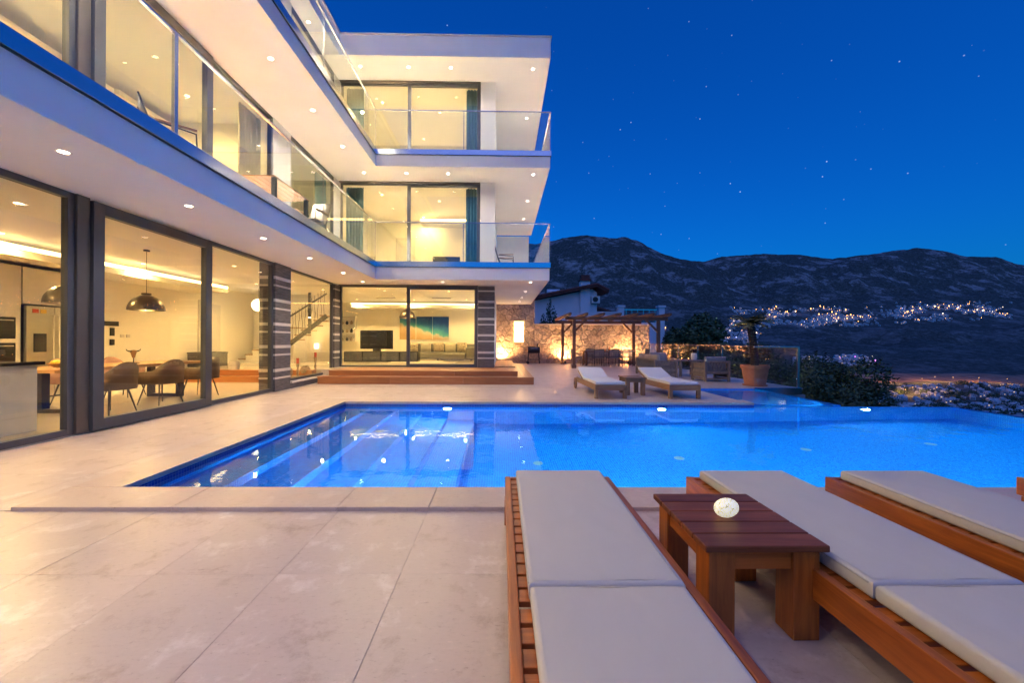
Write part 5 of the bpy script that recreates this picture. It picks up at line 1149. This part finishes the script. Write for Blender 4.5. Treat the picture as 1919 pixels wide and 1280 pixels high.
vs_, fs, mi_ = [], [], []
for X_, d, z_, s_, rz, k in more[0]:
    _, mb_, mi = HM[k]; o0 = len(vs_); ca, sa = math.cos(rz), math.sin(rz)
    vs_ += [(X_+(x_*ca-y_*sa)*s_, d+(x_*sa+y_*ca)*s_, z_+q*s_*.8) for x_, y_, q in mb_.v]; fs += [tuple(i+o0 for i in f_) for f_ in mb_.f]; mi_ += mi
me = bpy.data.meshes.new('town_houses'); me.from_pydata(vs_, [], fs)
for q in ('town_wall', 'town_glass', 'window_lit'): me.materials.append(MATS[q])
for p_, q in zip(me.polygons, mi_): p_.material_index = q
tag_o = bpy.data.objects.new('distant_town', me); col.objects.link(tag_o); tag(tag_o, 'many small distant town houses on the slopes', 'town', None, 'stuff')
lm = {}
for k_ in ('warm', 'white', 'pink', 'blue'): lm[k_] = MB().sphere((0, 0, 0), 1, 8, 6).tube([(0, 0, -3), (0, 0, -.9)], .12, 5).mesh('street_lamp', 'town_'+k_)
random.shuffle(lights)
for X_, d, z_, dd, kk in lights[:290]:
    k_ = kk or random.choices(('warm', 'white', 'blue'), (5, 1.4, .5))[0]
    o = bpy.data.objects.new('street_lamp', lm[k_]); col.objects.link(o); s_ = dd*random.choice((.0003, .0004, .0005, .0006, .0010)); o.location = (X_, d, z_+s_*2); o.scale = (s_, s_, s_)
    tag(o, {'warm': 'orange street light among the distant town houses', 'white': 'white street light among the distant town houses', 'pink': 'purple light on the lit spur of the valley', 'blue': 'bluish light among the distant town houses'}[k_], 'street lamp', k_+' lights of the distant towns')
# flood lamps by the earth cutting in the valley
for i, (px, d) in enumerate(((1690, 1075), (1740, 1060), (1765, 1078), (1800, 1066), (1850, 1085), (1905, 1070), (1708, 830), (1722, 860))):
    az = math.atan((px-940)/746); X_, z_ = d*math.tan(az), terrain(az, d)
    q = thing('flood_mast', 'orange flood lamp mast below the bare earth cutting', 'street lamp', (X_, d, z_), 0, 'flood lamps by the earth cutting'); MB().tube([(0, 0, 0), (0, 0, 13)], .25, 6).build('mast', 'steel', q, world=False); MB().box(-.6, .6, -.4, .4, 13, 13.4).build('head', 'town_warm', q, world=False)
    lamp('bulb', 'POINT', (X_, d, z_+14.5), 70000, (1, .5, .16), q, .4)
# dark trees between the valley houses
vl = []
for i in range(95):
    az, d = spot(1640, 1930, 480, 1010); vl.append((d*math.tan(az), d, terrain(az, d)+3, random.uniform(6, 14), random.uniform(5, 10), random.uniform(5, 9)))
gv = thing('valley_trees', 'dark trees between the houses of the valley town', 'trees', (900, 850, -100)); lv = leaves(vl, 20000, 1.5, 'leaf_dark', gv, 'foliage'); tag(lv, kind='stuff'); tag(gv, kind='stuff')
